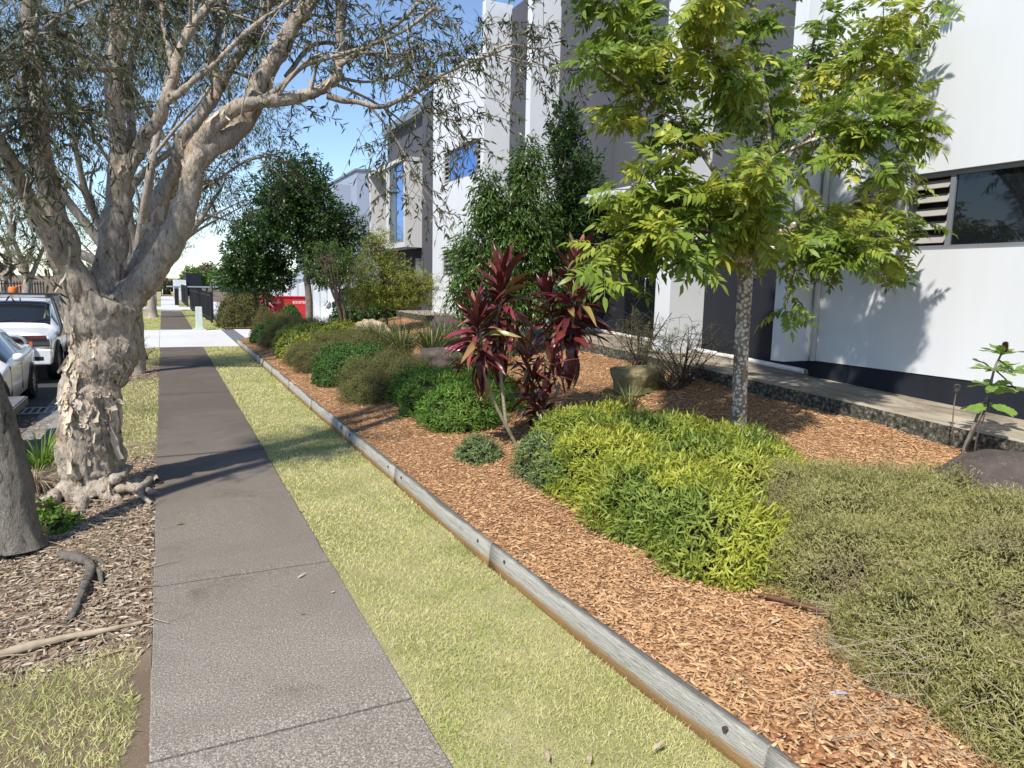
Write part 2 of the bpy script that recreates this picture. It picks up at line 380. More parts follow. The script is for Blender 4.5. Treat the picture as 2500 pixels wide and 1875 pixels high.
M['inner'] = plain('painted_inner_shade', (.030, .028, .016), 1, 0, .4, 25)  # near-black shrub core: inner shade is put into the colour
M['paper'] = m_bark('paperbark', (.56, .48, .385), (.37, .32, .265), (.40, .255, .14), (.09, .062, .042))
M['paperflake'] = leafmat('peeling_paper_bark', [(.60, .51, .39), (.48, .39, .285), (.68, .60, .49), (.38, .27, .17), (.54, .42, .29)], trans=.12, rough=.85)
M['greybark'] = m_bark('grey_bark', (.30, .27, .23), (.19, .17, .145), (.24, .20, .16), (.05, .042, .035), .3, 14, 1.0)
def m_lichen():
    t = NT('lichen_spotted_bark'); p = t.pos()
    v = t.new('ShaderNodeTexVoronoi', {'Vector': p, 'Scale': 26.})
    z = t.new('ShaderNodeSeparateXYZ', {0: p}).outputs[2]
    lv = t.new('ShaderNodeMath', {0: v.outputs['Distance'], 1: t.noise(7, 4)}, operation='ADD').outputs[0]
    base = t.ramp(t.noise(14, 5, .6, t.pos((1, 1, .5))), [(.35, (.17, .125, .085)), (.65, (.30, .235, .17))])
    c = t.mix(mapr(t, lv, 1.02, .88), base, (.62, .57, .50))
    return t.set(c, .9, .1, t.noise(60, 4), .3, .01)
M['lichen'] = m_lichen()
def m_timber():
    t = NT('weathered_timber'); p = t.pos((9, .28, 9)); g = t.noise(12, 7, .7, p, .9)
    c = t.ramp(g, [(.30, (.13, .125, .11)), (.45, (.33, .32, .285)), (.62, (.46, .445, .40))])
    pz = t.new('ShaderNodeSeparateXYZ', {0: t.pos()}).outputs[2]
    h = t.new('ShaderNodeMath', {0: pz, 1: t.new('ShaderNodeMath', {0: t.noise(1.4, 4, .6, t.pos((1, .6, 1))), 1: .09}, operation='MULTIPLY').outputs[0]}, operation='ADD').outputs[0]
    c = t.mix(mapr(t, h, .105, .075), c, (.36, .22, .10))                 # honey-brown unweathered foot of the sleeper
    c = t.mix(t.new('ShaderNodeMath', {0: mapr(t, h, .195, .215), 1: .8}, operation='MULTIPLY').outputs[0], c, (.05, .048, .044))     # black mould along the top edge
    return t.set(c, .9, .1, g, .8, .015)
M['timber'] = m_timber()
def m_stone(name, a, b, c3, lich):
    t = NT(name); c = t.ramp(t.noise(2.5, 6, .65), [(.3, a), (.5, b), (.7, c3)])
    c = t.mix(mapr(t, t.noise(16, 5, .7), .6, .7), c, lich)
    return t.set(c, .9, .1, t.noise(22, 6, .7), .5, .03)
M['sandstone'] = m_stone('tan_sandstone', (.26, .20, .12), (.42, .33, .22), (.50, .42, .30), (.22, .19, .13))
M['mossstone'] = m_stone('mossy_sandstone', (.10, .10, .035), (.22, .18, .10), (.32, .25, .15), (.14, .15, .05))
M['darkrock'] = m_stone('dark_rock', (.045, .035, .03), (.085, .068, .06), (.12, .10, .085), (.22, .2, .17))
def m_cord():
    t = NT('burgundy_cordyline_leaf'); r = t.new('ShaderNodeObjectInfo').outputs['Random']
    c = t.ramp(r, [(0, (.06, .012, .014)), (.35, (.10, .018, .020)), (.6, (.15, .035, .03)), (.78, (.20, .028, .05)), (.88, (.26, .10, .06)), (1., (.22, .21, .06))])
    st = t.noise(5, 3, .6, t.pos((.6, 12, 1), True))
    c = t.mix(mapr(t, st, .55, .75), c, (.20, .09, .055))
    return t.set(c, .32, .5, st, .2, .01)
M['cord'] = m_cord()
M['cordstem'] = m_bark('ringed_pale_stem', (.42, .36, .27), (.30, .25, .18), (.24, .17, .11), (.12, .09, .06), 6, 20, .5)
M['cone'] = plain('rusty_seed_cone', (.16, .085, .05), .95, .1, .4, 60, .6)
M['greycone'] = plain('grey_seed_cone', (.27, .25, .23), .95, .1, .35, 60, .6)

# ================================================================== SETTING
def sheet(name, xs, ys, zf, mat, kind='structure', parent=None):
    X, Y = np.meshgrid(xs, ys); X = np.asarray(X, float)
    Z = zf(X, Y); n, m = X.shape
    i = np.arange(n - 1)[:, None] * m + np.arange(m - 1)[None]
    Q = np.stack([i, i + 1, i + m + 1, i + m], -1).reshape(-1, 4)
    return big(name, np.stack([X, Y, Z], -1).reshape(-1, 3), [Q], mat, parent, True, kind)
RZ = -.30
sheet('ground', np.linspace(-1500, 1500, 9), np.linspace(-800, 2600, 9), lambda X, Y: 0 * X - .42, M['soil'])
sheet('road', np.linspace(-11, -1.99, 6), np.linspace(-30, 260, 40), lambda X, Y: 0 * X + RZ, M['asphalt'])
sheet('gutter', np.array([-1.99, -1.62]), np.linspace(-30, 260, 30), lambda X, Y: RZ + .006 + 0 * X, M['gutter'])
k = MB()
for a, b in ((-30, 23.4), (32.6, 52), (57, 200)):
    k.prism([(-1.62, RZ - .1), (-1.60, -.15), (-1.575, -.132), (-1.47, -.128), (-1.47, RZ - .1)], a, b, 1)
tag(k.build('kerb', M['gutter']), kind='structure')
def verge(name, x0, x1, y0, y1, zf, mat, nx=10, ny=60):
    return sheet(name, np.linspace(x0, x1, nx), np.linspace(y0, y1, ny), zf, mat)
vz = lambda X, Y: vergez(X) - .012 + .012 * fbm(np.stack([X.ravel() * 2, Y.ravel() * 2, 0 * X.ravel()], 1), 3, 5).reshape(X.shape)
vl = verge('verge_ground', -1.47, -.14, -6, 23.9, vz, M['soil'], 14, 200)
verge('verge_ground', -1.47, -.14, 32, 51.8, lambda X, Y: vergez(X) - .01, M['lawnbase'])
verge('verge_ground', -1.47, -.14, 57, 200, lambda X, Y: vergez(X) - .01, M['lawnbase'])
# right lawn, bounded by the curved timber line
def rstrip(y0, y1, xr, mat, name, n=90):
    ys = np.linspace(y0, y1, n); u = np.linspace(0, 1, 8)
    X = 1.06 + (xr(ys) - 1.06)[:, None] * u[None]; Y = np.repeat(ys[:, None], 8, 1)
    Z = -.012 + .010 * fbm(np.stack([X.ravel() * 2, Y.ravel() * 2, 0 * X.ravel()], 1), 3, 9).reshape(X.shape)
    i = np.arange(n - 1)[:, None] * 8 + np.arange(7)[None]
    return big(name, np.stack([X, Y, Z], -1).reshape(-1, 3), [np.stack([i, i + 1, i + 9, i + 8], -1).reshape(-1, 4)], mat, None, True, 'structure')
rstrip(-6, 24.0, lambda y: xt(y) + .02, M['lawnbase'], 'lawn_ground')
rstrip(31.9, 51.8, lambda y: 0 * y + 2.3, M['lawnbase'], 'lawn_ground')
rstrip(57, 200, lambda y: 0 * y + 2.3, M['lawnbase'], 'lawn_ground')
# footpath: each slab its own piece
fp = empty('footpath', (.46, 10, 0)); fp['kind'] = 'structure'
def slab(y0, y1, mat, tilt=0, dz=0):
    g = .006; x0, x1 = -.14 + random.uniform(-.008, .006), 1.06 + random.uniform(-.006, .006)
    m = MB(); ny = 12
    ys = np.linspace(y0 + g, y1 - g, ny)
    for i in range(ny - 1):
        pass
    wob = lambda: random.uniform(-.004, .004)
    L = [(x0 + wob(), y) for y in ys]; R = [(x1 + wob(), y) for y in ys]
    V = []; F = []
    for (a, y), (b, _) in zip(L, R):
        zc = dz + tilt * (y - y0)
        V += [(a, y, -.1), (a, y, zc - .007), (a + .008, y, zc), (b - .008, y, zc), (b, y, zc - .007), (b, y, -.1)]
    for i in range(ny - 1):
        for j in range(5):
            p = i * 6 + j; F.append((p, p + 6, p + 7, p + 1)[::-1])
    F += [(0, 1, 2, 3, 4, 5), tuple(len(V) - 6 + q for q in (5, 4, 3, 2, 1, 0))]
    for q in (2, 3):                                   # tooled, slightly dropped joint lips
        V[q] = (V[q][0], V[q][1], V[q][2] - .003); V[len(V) - 6 + q] = (V[len(V) - 6 + q][0], V[len(V) - 6 + q][1], V[len(V) - 6 + q][2] - .003)
    m.add(V, F); m.build('slab', mat, fp)
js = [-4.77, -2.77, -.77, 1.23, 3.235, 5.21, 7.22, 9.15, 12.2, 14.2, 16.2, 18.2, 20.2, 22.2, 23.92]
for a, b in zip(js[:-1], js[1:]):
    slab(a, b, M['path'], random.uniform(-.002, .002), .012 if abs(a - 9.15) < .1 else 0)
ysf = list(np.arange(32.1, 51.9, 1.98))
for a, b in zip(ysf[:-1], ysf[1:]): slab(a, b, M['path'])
ysf = list(np.arange(57.1, 90, 2.0))
for a, b in zip(ysf[:-1], ysf[1:]): slab(a, b, M['drive'])
# driveway crossing the path, and the far one
dr = MB(); dr.box((-1.7, 23.93, -.12), (-.16, 32.0, -.006)); dr.build('driveway', M['drive'])['kind'] = 'structure'
dr = MB(); dr.box((-.15, 23.93, -.12), (1.7, 32.0, .0)); dr.box((1.706, 23.93, -.12), (2.12, 32.0, .0)); dr.box((2.62, 25.1, -.12), (40, 70, .0)); dr.build('driveway', M['drive'])['kind'] = 'structure'
dr = MB(); dr.box((-1.7, 52, -.12), (14, 57, .002)); dr.build('driveway', M['drive'])['kind'] = 'structure'
# drain grate across the driveway mouth, and the street gully grate
gr = empty('drain_grate', (2.37, 28.5, 0), 'long steel bar drain grate set in the pale concrete driveway', 'grate')
m = MB(); m.box((2.12, 25, -.1), (2.62, 32, -.07)); m.build('trough', M['blackplastic'], gr)
for x in (2.13, 2.245, 2.37, 2.495, 2.61):
    m = MB(); m.box((x - .012, 25, -.06), (x + .012, 32, .004)); m.build('bar', M['steel'], gr)
for y in np.arange(25.05, 32, .28):
    m = MB(); m.box((2.13, y - .012, -.05), (2.61, y + .012, .001)); m.build('cross_bar', M['steel'], gr)
gp = gz(115, 1003, RZ)
gu = empty('gully_grate', tuple(gp), 'rusty street gully grate with parallel bars in the gutter', 'grate')
for kx in range(9):
    m = MB(); x = gp[0] - .45 + kx * .11; m.box((x - .012, gp[1] - .3, RZ + .01), (x + .012, gp[1] + .3, RZ + .022)); m.build('bar', M['steel'], gu)
for yy in (-.3, .3):
    m = MB(); m.box((gp[0] - .48, gp[1] + yy - .02, RZ + .01), (gp[0] + .46, gp[1] + yy + .02, RZ + .0235)); m.build('rim', M['steel'], gu)
# garden bed
ys = np.r_[np.linspace(-3, 14, 150), np.linspace(14.2, 25, 45)]; u = np.linspace(0, 1, 60)
X = (xt(ys) + .03)[:, None] + (7.26 - xt(ys) - .03)[:, None] * u[None]; Y = np.repeat(ys[:, None], 60, 1)
def bedn(X, Y): return bedz(X, Y) + .022 * fbm(np.stack([np.ravel(X) * 1.1, np.ravel(Y) * 1.1, 0 * np.ravel(X)], 1), 4, 3).reshape(np.shape(X))
Z = bedn(X, Y); i = np.arange(len(ys) - 1)[:, None] * 60 + np.arange(59)[None]
gb = big('garden_bed', np.stack([X, Y, Z], -1).reshape(-1, 3), [np.stack([i, i + 1, i + 61, i + 60], -1).reshape(-1, 4)], M['mulch'], None, True, 'structure')
sheet('far_garden_bed', np.linspace(2.3, 5.9, 8), np.linspace(32.02, 37, 8), lambda X, Y: .06 + .02 * np.sin(X * 2) + 0 * Y, M['mulch'])
# building apron (sloping concrete strip beside the wall)
ys = np.linspace(-4, 24, 60); V = []; F = []
for y in ys:
    z = float(zs(y)); w = .012 * float(fbm(np.array([[y * 2.2, 0, 0]]), 3, 2)[0])
    V += [(7.22 + w, y, z - .42), (7.21 + w, y, z - .02), (7.235 + w, y, z), (8.6, y, z + .005)]
for q in range(59):
    for j in range(3): p = q * 4 + j; F.append((p, p + 1, p + 5, p + 4)[::-1])
tag(MB().add(V, F).build('apron', M['apron']), kind='structure')

# ================================================================== TIMBER EDGING
te = empty('timber_edging', (2.1, 5, 0), 'long row of weathered grey timber sleepers edging the mulch bed', 'edging')
ends = [.2, 2.02, 4.66, 7.1, 9.35, 11.8, 14.2, 16.6, 19.0, 21.4, 23.2, 24.6]
for a, b in zip(ends[:-1], ends[1:]):
    ys = np.linspace(a + .004, b - .004, 14); V = []; F = []; ph = random.uniform(0, 9); dt = random.uniform(-.004, .004)
    for y in ys:
        x = float(xt(y)) + .006 * math.sin(y * .9) + dt * .4; w = .003 * math.sin(y * 3 + ph); top = .172 + dt + .004 * math.sin(y * 2.3 + ph)
        V += [(x, y, -.06), (x + .010 + w * .3, y, top * .5), (x + .016 + w, y, top - .03), (x + .026, y, top - .008), (x + .036, y, top), (x + .05, y, top - .002), (x + .062, y, top - .014), (x + .062, y, -.06)]
    for q in range(13):
        for j in range(8): p = q * 8; F.append((p + j, p + 8 + j, p + 8 + (j + 1) % 8, p + (j + 1) % 8))
    F += [tuple(range(8)), tuple(range(len(V) - 1, len(V) - 9, -1))]
    MB().add(V, F).build('sleeper', M['timber'], te, True)
    if a < 12:
        for y in (a + .22, b - .25):                   # bolt heads
            p = np.array([float(xt(y)) + .006, y, .115]); bt = MB().tube([p, p + np.array([.02, 0, .0])], [.014, .014], 10)
            bt.build('bolt', M['twigdark'], te)

# ================================================================== BUILDING
FX, RXW = 8.26, 8.47
bd = empty('building', (8.4, 8, .9), 'two storey white rendered commercial building with projecting fins and grey recesses', 'building')
def wall_with(name, mat, y0, y1, z0, z1, holes, x0=FX, x1=FX + .22):
    """box wall on the plane x = x0 with rectangular holes (ya, yb, za, zb)"""
    m = MB(); ysx = sorted({y0, y1, *[h[0] for h in holes], *[h[1] for h in holes]}); zsx = sorted({z0, z1, *[h[2] for h in holes], *[h[3] for h in holes]})
    for ya, yb in zip(ysx[:-1], ysx[1:]):
        for za, zb in zip(zsx[:-1], zsx[1:]):
            cy, cz = (ya + yb) / 2, (za + zb) / 2
            if any(h[0] < cy < h[1] and h[2] < cz < h[3] for h in holes): continue
            m.add([(x0, ya, za), (x0, yb, za), (x0, yb, zb), (x0, ya, zb)], [(0, 3, 2, 1)])
    for (ya, yb, za, zb) in holes:
        m.add([(x0, ya, za), (x0, yb, za), (x0, yb, zb), (x0, ya, zb), (x1, ya, za), (x1, yb, za), (x1, yb, zb), (x1, ya, zb)],
              [(0, 1, 5, 4), (1, 2, 6, 5), (2, 3, 7, 6), (3, 0, 4, 7)])
    m.add([(x0, y0, z1), (x0, y1, z1), (x1, y1, z1), (x1, y0, z1)], [(0, 1, 2, 3)])
    for y in (y0, y1): m.add([(x0, y, z0), (x1, y, z0), (x1, y, z1), (x0, y, z1)], [(0, 1, 2, 3)])
    return m.build(name, mat, bd)
def window(y0, y1, z0, z1, louv, pane='glass', xf=FX + .05):
    """y0 < y1; louv: list of (ya, yb) louvre bays, the rest is glazed"""
    w = MB(); fr = .055; d = .07
    w.box((xf, y0, z0), (xf + d, y1, z0 + fr)); w.box((xf, y0, z1 - fr), (xf + d, y1, z1))
    w.box((xf - .012, y0 - .0, z0 - .0), (xf - .003, y1, z0 + .03))
    w.box((xf + .003, y0, z0 + fr), (xf + d - .003, y0 + fr, z1 - fr)); w.box((xf + .003, y1 - fr, z0 + fr), (xf + d - .003, y1, z1 - fr))
    cuts = sorted({c for l in louv for c in l if y0 + .1 < c < y1 - .1})
    for c in cuts: w.box((xf + .003, c - .03, z0 + fr), (xf + d - .004, c + .03, z1 - fr))
    win = w.build('window', M['alu'], bd)
    xs_ = [y0] + cuts + [y1]
    for a, b in zip(xs_[:-1], xs_[1:]):
        isl = any(l[0] - .01 <= a and b <= l[1] + .01 for l in louv)
        if isl:
            bk = MB().box((xf + .16, a + .02, z0 + .03), (xf + .17, b - .02, z1 - .03)); bk.build('backing', M['blackplastic'], win)
            n = max(4, int((z1 - z0) / .155))
            for q in range(n):
                zc = z0 + fr + (q + .5) * (z1 - z0 - 2 * fr) / n; h = .048
                m = MB(); p = [(xf - .012, zc - h), (xf - .004, zc - h - .006), (xf + .082, zc + h * .9), (xf + .074, zc + h * .9 + .006)]
                m.prism(p, a + .045, b - .045, 1); m.build('louvre_blade', M['alulight'], win)
        else:
            m = MB().box((xf + .03, a + .03, z0 + fr - .01), (xf + .036, b - .03, z1 - fr + .01)); m.build('pane', M[pane], win)
    return win
PZ = 1.13
# near right wall
W1 = (1.9, 5.93, 2.62, 3.53); W2 = (1.9, 6.12, 5.55, 6.6)
wall_with('wall', M['white'], -5.0, 7.16, PZ, 9.2, [W1, W2])
MB().box((FX + .012, -5, .3), (FX + .2, 7.2, PZ)).build('plinth', M['plinth'], bd)
window(*W1, [(5.40, 5.93)]); window(*W2, [(5.5, 6.12)])
MB().box((FX + .3, -5, .4), (FX + .4, 7.2, 9)).build('room_shade', M['blackplastic'], bd)
dp = MB().tube([(FX - .035, 7.115, 1.13), (FX - .035, 7.115, 9.1)], [.04, .04], 10); dp.build('downpipe', M['white'], bd, True)
# fins
def fin(y0, y1, z0, z1, x0=7.72, x1=8.5): return MB().box((x0, y0, z0), (x1, y1, z1)).build('fin', M['white'], bd, bevel=.008)
fin(7.18, 7.40, PZ - .01, 9.25); fin(9.72, 10.12, .95, 9.25); fin(15.08, 15.30, 1.0, 9.3); fin(17.70, 17.90, 1.0, 9.3)
# recessed walls
MB().box((RXW, 7.4, .6), (RXW + .1, 9.72, 3.75)).build('recess_wall', M['charcoal'], bd)
MB().box((RXW + .001, 7.4, 3.75), (RXW + .1, 9.72, 9.2)).build('recess_wall', M['midgrey'], bd)
MB().box((RXW, 10.12, 3.9), (RXW + .1, 12.72, 9.2)).build('recess_wall', M['midgrey'], bd)
MB().box((RXW, 12.735, 3.9), (RXW + .1, 15.08, 9.2)).build('recess_wall', M['midgrey'], bd)
MB().box((RXW + .03, 12.715, 3.9), (RXW + .06, 12.74, 9.2)).build('joint_seal', M['offwhite'], bd)
MB().box((RXW, 15.3, .6), (RXW + .1, 17.7, 9.2)).build('recess_wall', M['midgrey'], bd)
MB().box((RXW, 10.12, .6), (RXW + .1, 11.0, 3.72)).build('recess_wall', M['charcoal'], bd)
MB().box((RXW, 12.15, .6), (RXW + .1, 15.08, 3.72)).build('recess_wall', M['charcoal'], bd)
MB().box((RXW, 11.0, 3.35), (RXW + .1, 12.15, 3.72)).build('recess_wall', M['charcoal'], bd)
for y in (12.9, 13.8, 14.6): MB().box((RXW - .012, y - .012, 1.1), (RXW - .001, y + .012, 3.7)).build('panel_joint', M['plinth'], bd)
cp = MB().box((7.60, 10.12, 3.72), (8.5, 15.08, 3.9)).build('canopy', M['white'], bd, bevel=.006)
# glazed door with pull handle
dz = float(zs(11.6))
dm = MB(); dm.box((RXW - .02, 11.0, dz), (RXW + .03, 11.07, 3.35)); dm.box((RXW - .02, 12.08, dz), (RXW + .03, 12.15, 3.35)); dm.box((RXW - .02, 11.07, 3.25), (RXW + .028, 12.08, 3.35)); dm.box((RXW - .02, 11.07, dz), (RXW + .028, 12.08, dz + .1))
door = dm.build('door', M['charcoal'], bd)
MB().box((RXW + .0, 11.06, dz + .09), (RXW + .01, 12.09, 3.26)).build('pane', M['glass'], door)
h = MB().tube(resample([(RXW - .01, 11.28, dz + 1.2), (RXW - .10, 11.28, dz + 1.2), (RXW - .11, 11.28, dz + 1.17), (RXW - .11, 11.28, dz + .9)], 14), .014, 8); h.build('handle', M['chrome'], door, True)
# far white wall
W3 = (19.05, 22.16, 5.26, 6.21); W4 = (19.4, 22.18, 2.36, 3.16)
wall_with('wall', M['white'], 17.9, 23.1, PZ - .16, 8.62, [W3, W4])
MB().box((FX + .012, 17.9, .3), (FX + .2, 23.1, PZ - .16)).build('plinth', M['midgrey'], bd)
window(*W3, [(21.75, 22.16), (19.05, 19.55)], 'blueglass'); window(*W4, [(21.3, 22.18)])
MB().box((FX + .3, 17.9, .4), (FX + .4, 23, 8.4)).build('room_shade', M['blackplastic'], bd)
MB().box((FX - .03, -5, 9.2), (FX + .3, 7.16, 9.26)).build('parapet_cap', M['alu'], bd)
# bay with boxed window, beyond the white wall
MB().box((8.6, 23.1, .3), (8.8, 25.2, 8.68)).build('recess_wall', M['midgrey'], bd)
MB().box((8.62, 25.2, .3), (8.8, 31.0, 3.37)).build('recess_wall', M['charcoal'], bd)
MB().box((9.0, 25.2, 3.4), (9.2, 31, 8.66)).build('recess_wall', M['midgrey'], bd)
MB().box((8.585, 25.0, 1.6), (8.598, 25.9, 3.0)).build('window', M['glass'], bd)
by = MB(); by.box((7.95, 25.22, 3.38), (9.0, 25.36, 6.42)); by.box((7.95, 25.36, 3.38), (9.0, 30.1, 3.56)); by.box((7.9, 25.2, 6.424), (9.0, 30.1, 6.56)); by.box((7.96, 29.95, 3.56), (9.0, 30.1, 6.42))
bay = by.build('bay_box', M['offwhite'], bd, bevel=.005)
MB().box((8.02, 25.38, 3.62), (8.03, 26.5, 6.36)).build('pane', M['blueglass'], bay)
MB().box((7.99, 26.5, 3.56), (8.05, 26.56, 6.42)).build('mullion', M['alu'], bay)
MB().box((8.02, 26.57, 3.62), (8.03, 27.3, 6.36)).build('pane', M['glass'], bay)
MB().box((7.97, 27.3, 3.56), (8.09, 27.65, 6.42)).build('post', M['offwhite'], bay)
MB().box((7.99, 25.36, 3.56), (8.06, 27.3, 3.63)).build('sill', M['alu'], bay)
MB().box((8.75, 23, 8.3), (22, 31.0, 8.6)).build('roof', M['alu'], bd)
MB().box((8.6, -5, 8.6), (22, 23, 8.8)).build('roof', M['alu'], bd)
# pipe lying along the apron
pp = []
for y in np.linspace(7.3, 13.3, 12): pp.append((8.335 + .004 * math.sin(y * 3), y, float(zs(y)) + .046))
pi = empty('drain_pipe', pp[0], 'white plastic drain pipe lying along the foot of the dark wall', 'pipe')
MB().tube(pp[:8], .040, 14, False).build('pipe_length', M['pvc'], pi, True); MB().tube(pp[7:], .037, 14, False).build('pipe_length', M['pvc'], pi, True)
MB().tube([pp[7], np.array(pp[7]) + np.array([0, .11, 0.004])], .047, 14).build('coupling', M['pvc'], pi, True)
MB().tube([np.array(pp[0]) + np.array([0, .06, 0]), np.array(pp[0]) + np.array([0, .1, 0])], [.033, .033], 12).build('bore', M['blackplastic'], pi)

# far blue-grey building across the car park
fb = empty('building', (15, 46, 0), 'plain blue grey warehouse block beyond the driveway, half hidden by trees', 'building')
MB().box((11.1, 45, 0), (34, 60, 8.9)).build('wall', M['bluegrey'], fb); MB().box((10.2, 46.5, 0), (11.1, 62, 8.2)).build('wall', M['bluegrey'], fb)
MB().box((11.0, 44.93, 8.9), (34.1, 60, 9.02)).build('parapet_cap', M['alu'], fb)
# white warehouse in the far distance at the end of the path
p = gy(452, 690, 110)
wb = empty('building', (p[0], 112, 0), 'distant white shed with dark doors at the end of the path', 'building')
a, b = gy(425, 700, 110), gy(454, 684, 110)
MB().box((a[0], 110, -.3), (b[0], 124, b[2])).build('wall', M['white'], wb)
MB().box((b[0] + .01, 110.5, -.3), (b[0] + 2, 124, b[2] + 1.0)).build('wall', M['charcoal'], wb)
MB().box((a[0] - 1, 109.4, gy(440, 701, 110)[2]), (b[0] + 4, 109.98, gy(440, 698, 110)[2])).build('awning', M['bluegrey'], wb)

# ================================================================== PLANTS: generic builders
def mound(name, label, blobs, leaf, mat, dens, L, Wd, k=4, spread=.9, up=.35, group=None, cat='shrub', lump=.12, tpl=LEAF, core=.80, stems=True, stemmat=None, low=-.25, jit=.25, zf=None):
    """low shrub made of half-ellipsoid blobs (X, Y, rx, ry, h); leaves stand on the lumpy surface"""
    blobs = [tuple(map(float, b)) for b in blobs]; zf = zf or (lambda x, y: float(bedz(x, y)))
    root = empty(name, (blobs[0][0], blobs[0][1], zf(blobs[0][0], blobs[0][1])), label, cat, group)
    A = Acc(); C = Acc(); ST = Acc()
    P_all, N_all = [], []
    for bi, (bx, by_, rx, ry, h) in enumerate(blobs):
        area = 2 * math.pi * ((rx * ry) ** 1.6 / 3 + 2 * ((rx + ry) / 2 * h) ** 1.6 / 3) ** (1 / 1.6)
        n = int(area * dens); d = rdir(n * 2); d = d[d[:, 2] > low][:n]
        r = np.array([rx, ry, h]); c = np.array([bx, by_, zf(bx, by_)])
        sc = 1 + lump * fbm(d * 2.3 + bi * 7.1, 3, bi) + .5 * lump * fbm(d * 6.5 + bi * 3.1, 2, bi + 9) + rng.normal(0, .03, len(d)) + (rng.random(len(d)) < .06) * rng.uniform(0, .22, len(d))
        P = c + d * r * sc[:, None]; N = nrm(d / r)
        keep = np.ones(len(P), bool)
        for bj, b2 in enumerate(blobs):
            if bj != bi:
                q = (P - np.array([b2[0], b2[1], zf(b2[0], b2[1])])) / np.array(b2[2:5]); keep &= (q ** 2).sum(1) > .72
        gzv = bedz(P[:, 0], P[:, 1]) if zf(0, 0) == float(bedz(0, 0)) else zf(bx, by_)
        keep &= P[:, 2] > gzv - .0
        P_all.append(P[keep]); N_all.append(N[keep])
        # solid core against see-through, coloured dark for the shade among inner twigs
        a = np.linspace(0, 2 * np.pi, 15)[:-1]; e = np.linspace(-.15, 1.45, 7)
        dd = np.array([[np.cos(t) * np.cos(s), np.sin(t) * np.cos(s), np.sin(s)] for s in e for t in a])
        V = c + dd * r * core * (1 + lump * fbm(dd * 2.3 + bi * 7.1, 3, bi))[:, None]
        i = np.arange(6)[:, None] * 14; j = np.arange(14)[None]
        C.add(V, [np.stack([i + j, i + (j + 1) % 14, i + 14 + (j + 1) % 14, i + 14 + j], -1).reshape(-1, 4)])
        if stems:
            for q in range(int(10 * (rx + ry) / .8)):
                dq = rdir(1)[0]; dq[2] = abs(dq[2]); e2 = c + dq * r * .97
                ST.tube(resample([c + np.array([dq[0] * rx * .3, dq[1] * ry * .3, 0]), c + dq * r * .6 + rng.normal(0, .02, 3), e2], 5), np.linspace(.007, .002, 5), 4)
    P = np.concatenate(P_all); N = np.concatenate(N_all)
    for q in range(k):
        D = nrm(N * up + np.array([0, 0, .18]) + spread * rdir(len(P)))
        LL = L * rng.uniform(.6, 1.25, len(P)); base = P - N * L * rng.uniform(.1, .9, len(P))[:, None] + rng.normal(0, L * jit, P.shape)
        V, FS = inst(tpl[0], tpl[1], base, D, N + .5 * rdir(len(P)), LL, Wd * rng.uniform(.7, 1.2, len(P)))
        A.add(V, FS)
    C.build('dark_core', M['inner'], root, True)
    if stems: ST.build('stems', stemmat or M['twig'], root, True, 'stuff')
    A.build('foliage', mat, root, False, 'stuff')
    return root
def crown(blobs, n, per, L, Wd, mat, root, tpl=LEAF, droop=.0, shell=.55, spread=.9, nameit='foliage', outw=.8, seed=0):
    """leaf clusters spread through ellipsoids (x,y,z,rx,ry,rz): returns the cluster centres"""
    B = np.array(blobs, float); w = B[:, 3] * B[:, 4] + B[:, 4] * B[:, 5]; w /= w.sum()
    ch = rng.choice(len(B), n, p=w); d = rdir(n); u = shell + (1 - shell) * rng.random(n) ** .7
    u = u * (1 + .22 * fbm(d * 2.5 + ch[:, None] * 3.3 + seed, 3, seed))
    c = B[ch, :3] + d * B[ch, 3:] * u[:, None]
    A = Acc(); out = nrm(d / B[ch, 3:])
    for q in range(per):
        D = nrm(out * outw + spread * rdir(n) + np.array([0, 0, -droop]))
        P = c + rng.normal(0, L * .45, c.shape); V, FS = inst(tpl[0], tpl[1], P, D, np.array([0, 0, 1.]) + .8 * rdir(n), L * rng.uniform(.6, 1.2, n), Wd * rng.uniform(.7, 1.2, n))
        A.add(V, FS)
    A.build(nameit, mat, root, False, 'stuff')
    return c
def limb(T, a, b, r0, r1, bend=.1, n=8, sides=6):
    a, b = np.array(a, float), np.array(b, float); l = np.linalg.norm(b - a)
    mid = (a + b) / 2 + rng.normal(0, bend * l, 3) * np.array([1, 1, .4])
    P = resample([a, a * .6 + mid * .4 + 0, mid, b], n); T.tube(P, np.linspace(r0, r1, n), sides); return P
def simple_tree(name, label, base, trunk_pts, r0, r1, blobs, n, per, L, Wd, leafm, barkm, tpl=LEAF, droop=.2, cat='tree', group=None, shell=.55, twigs=.25, spread=.9, seed=0, outw=.8, stems=1, limbs=True):
    root = empty(name, tuple(base), label, cat, group)
    T = Acc(); P = resample(trunk_pts, 12)
    for s in range(stems):
        Q = P.copy()
        if s: Q = P + np.linspace(0, 1, len(P))[:, None] * rng.normal(0, .25, 3) * np.array([1, 1, .1]) + rng.normal(0, .06, 3) * np.array([1, 1, 0])
        T.tube(Q, np.linspace(r0, r1, 12), 9)
    if limbs:
        for b in blobs: limb(T, P[min(11, 5 + int(rng.integers(0, 6)))], np.array(b[:3]), r1 * .9, r1 * .25)
    T.build('trunk', barkm, root, True)
    c = crown(blobs, n, per, L, Wd, leafm, root, tpl, droop, shell, spread, 'crown', outw, seed)
    TW = Acc(); B = np.array(blobs, float)
    for q in rng.choice(len(c), int(len(c) * twigs), replace=False):
        bb = B[np.argmin(((B[:, :3] - c[q]) ** 2).sum(1))]; limb(TW, bb[:3] + rng.normal(0, .3, 3) * bb[3:] * .6, c[q], r1 * .22, .003, .12, 5, 4)
    TW.build('twigs', barkm, root, True, 'stuff')
    return root
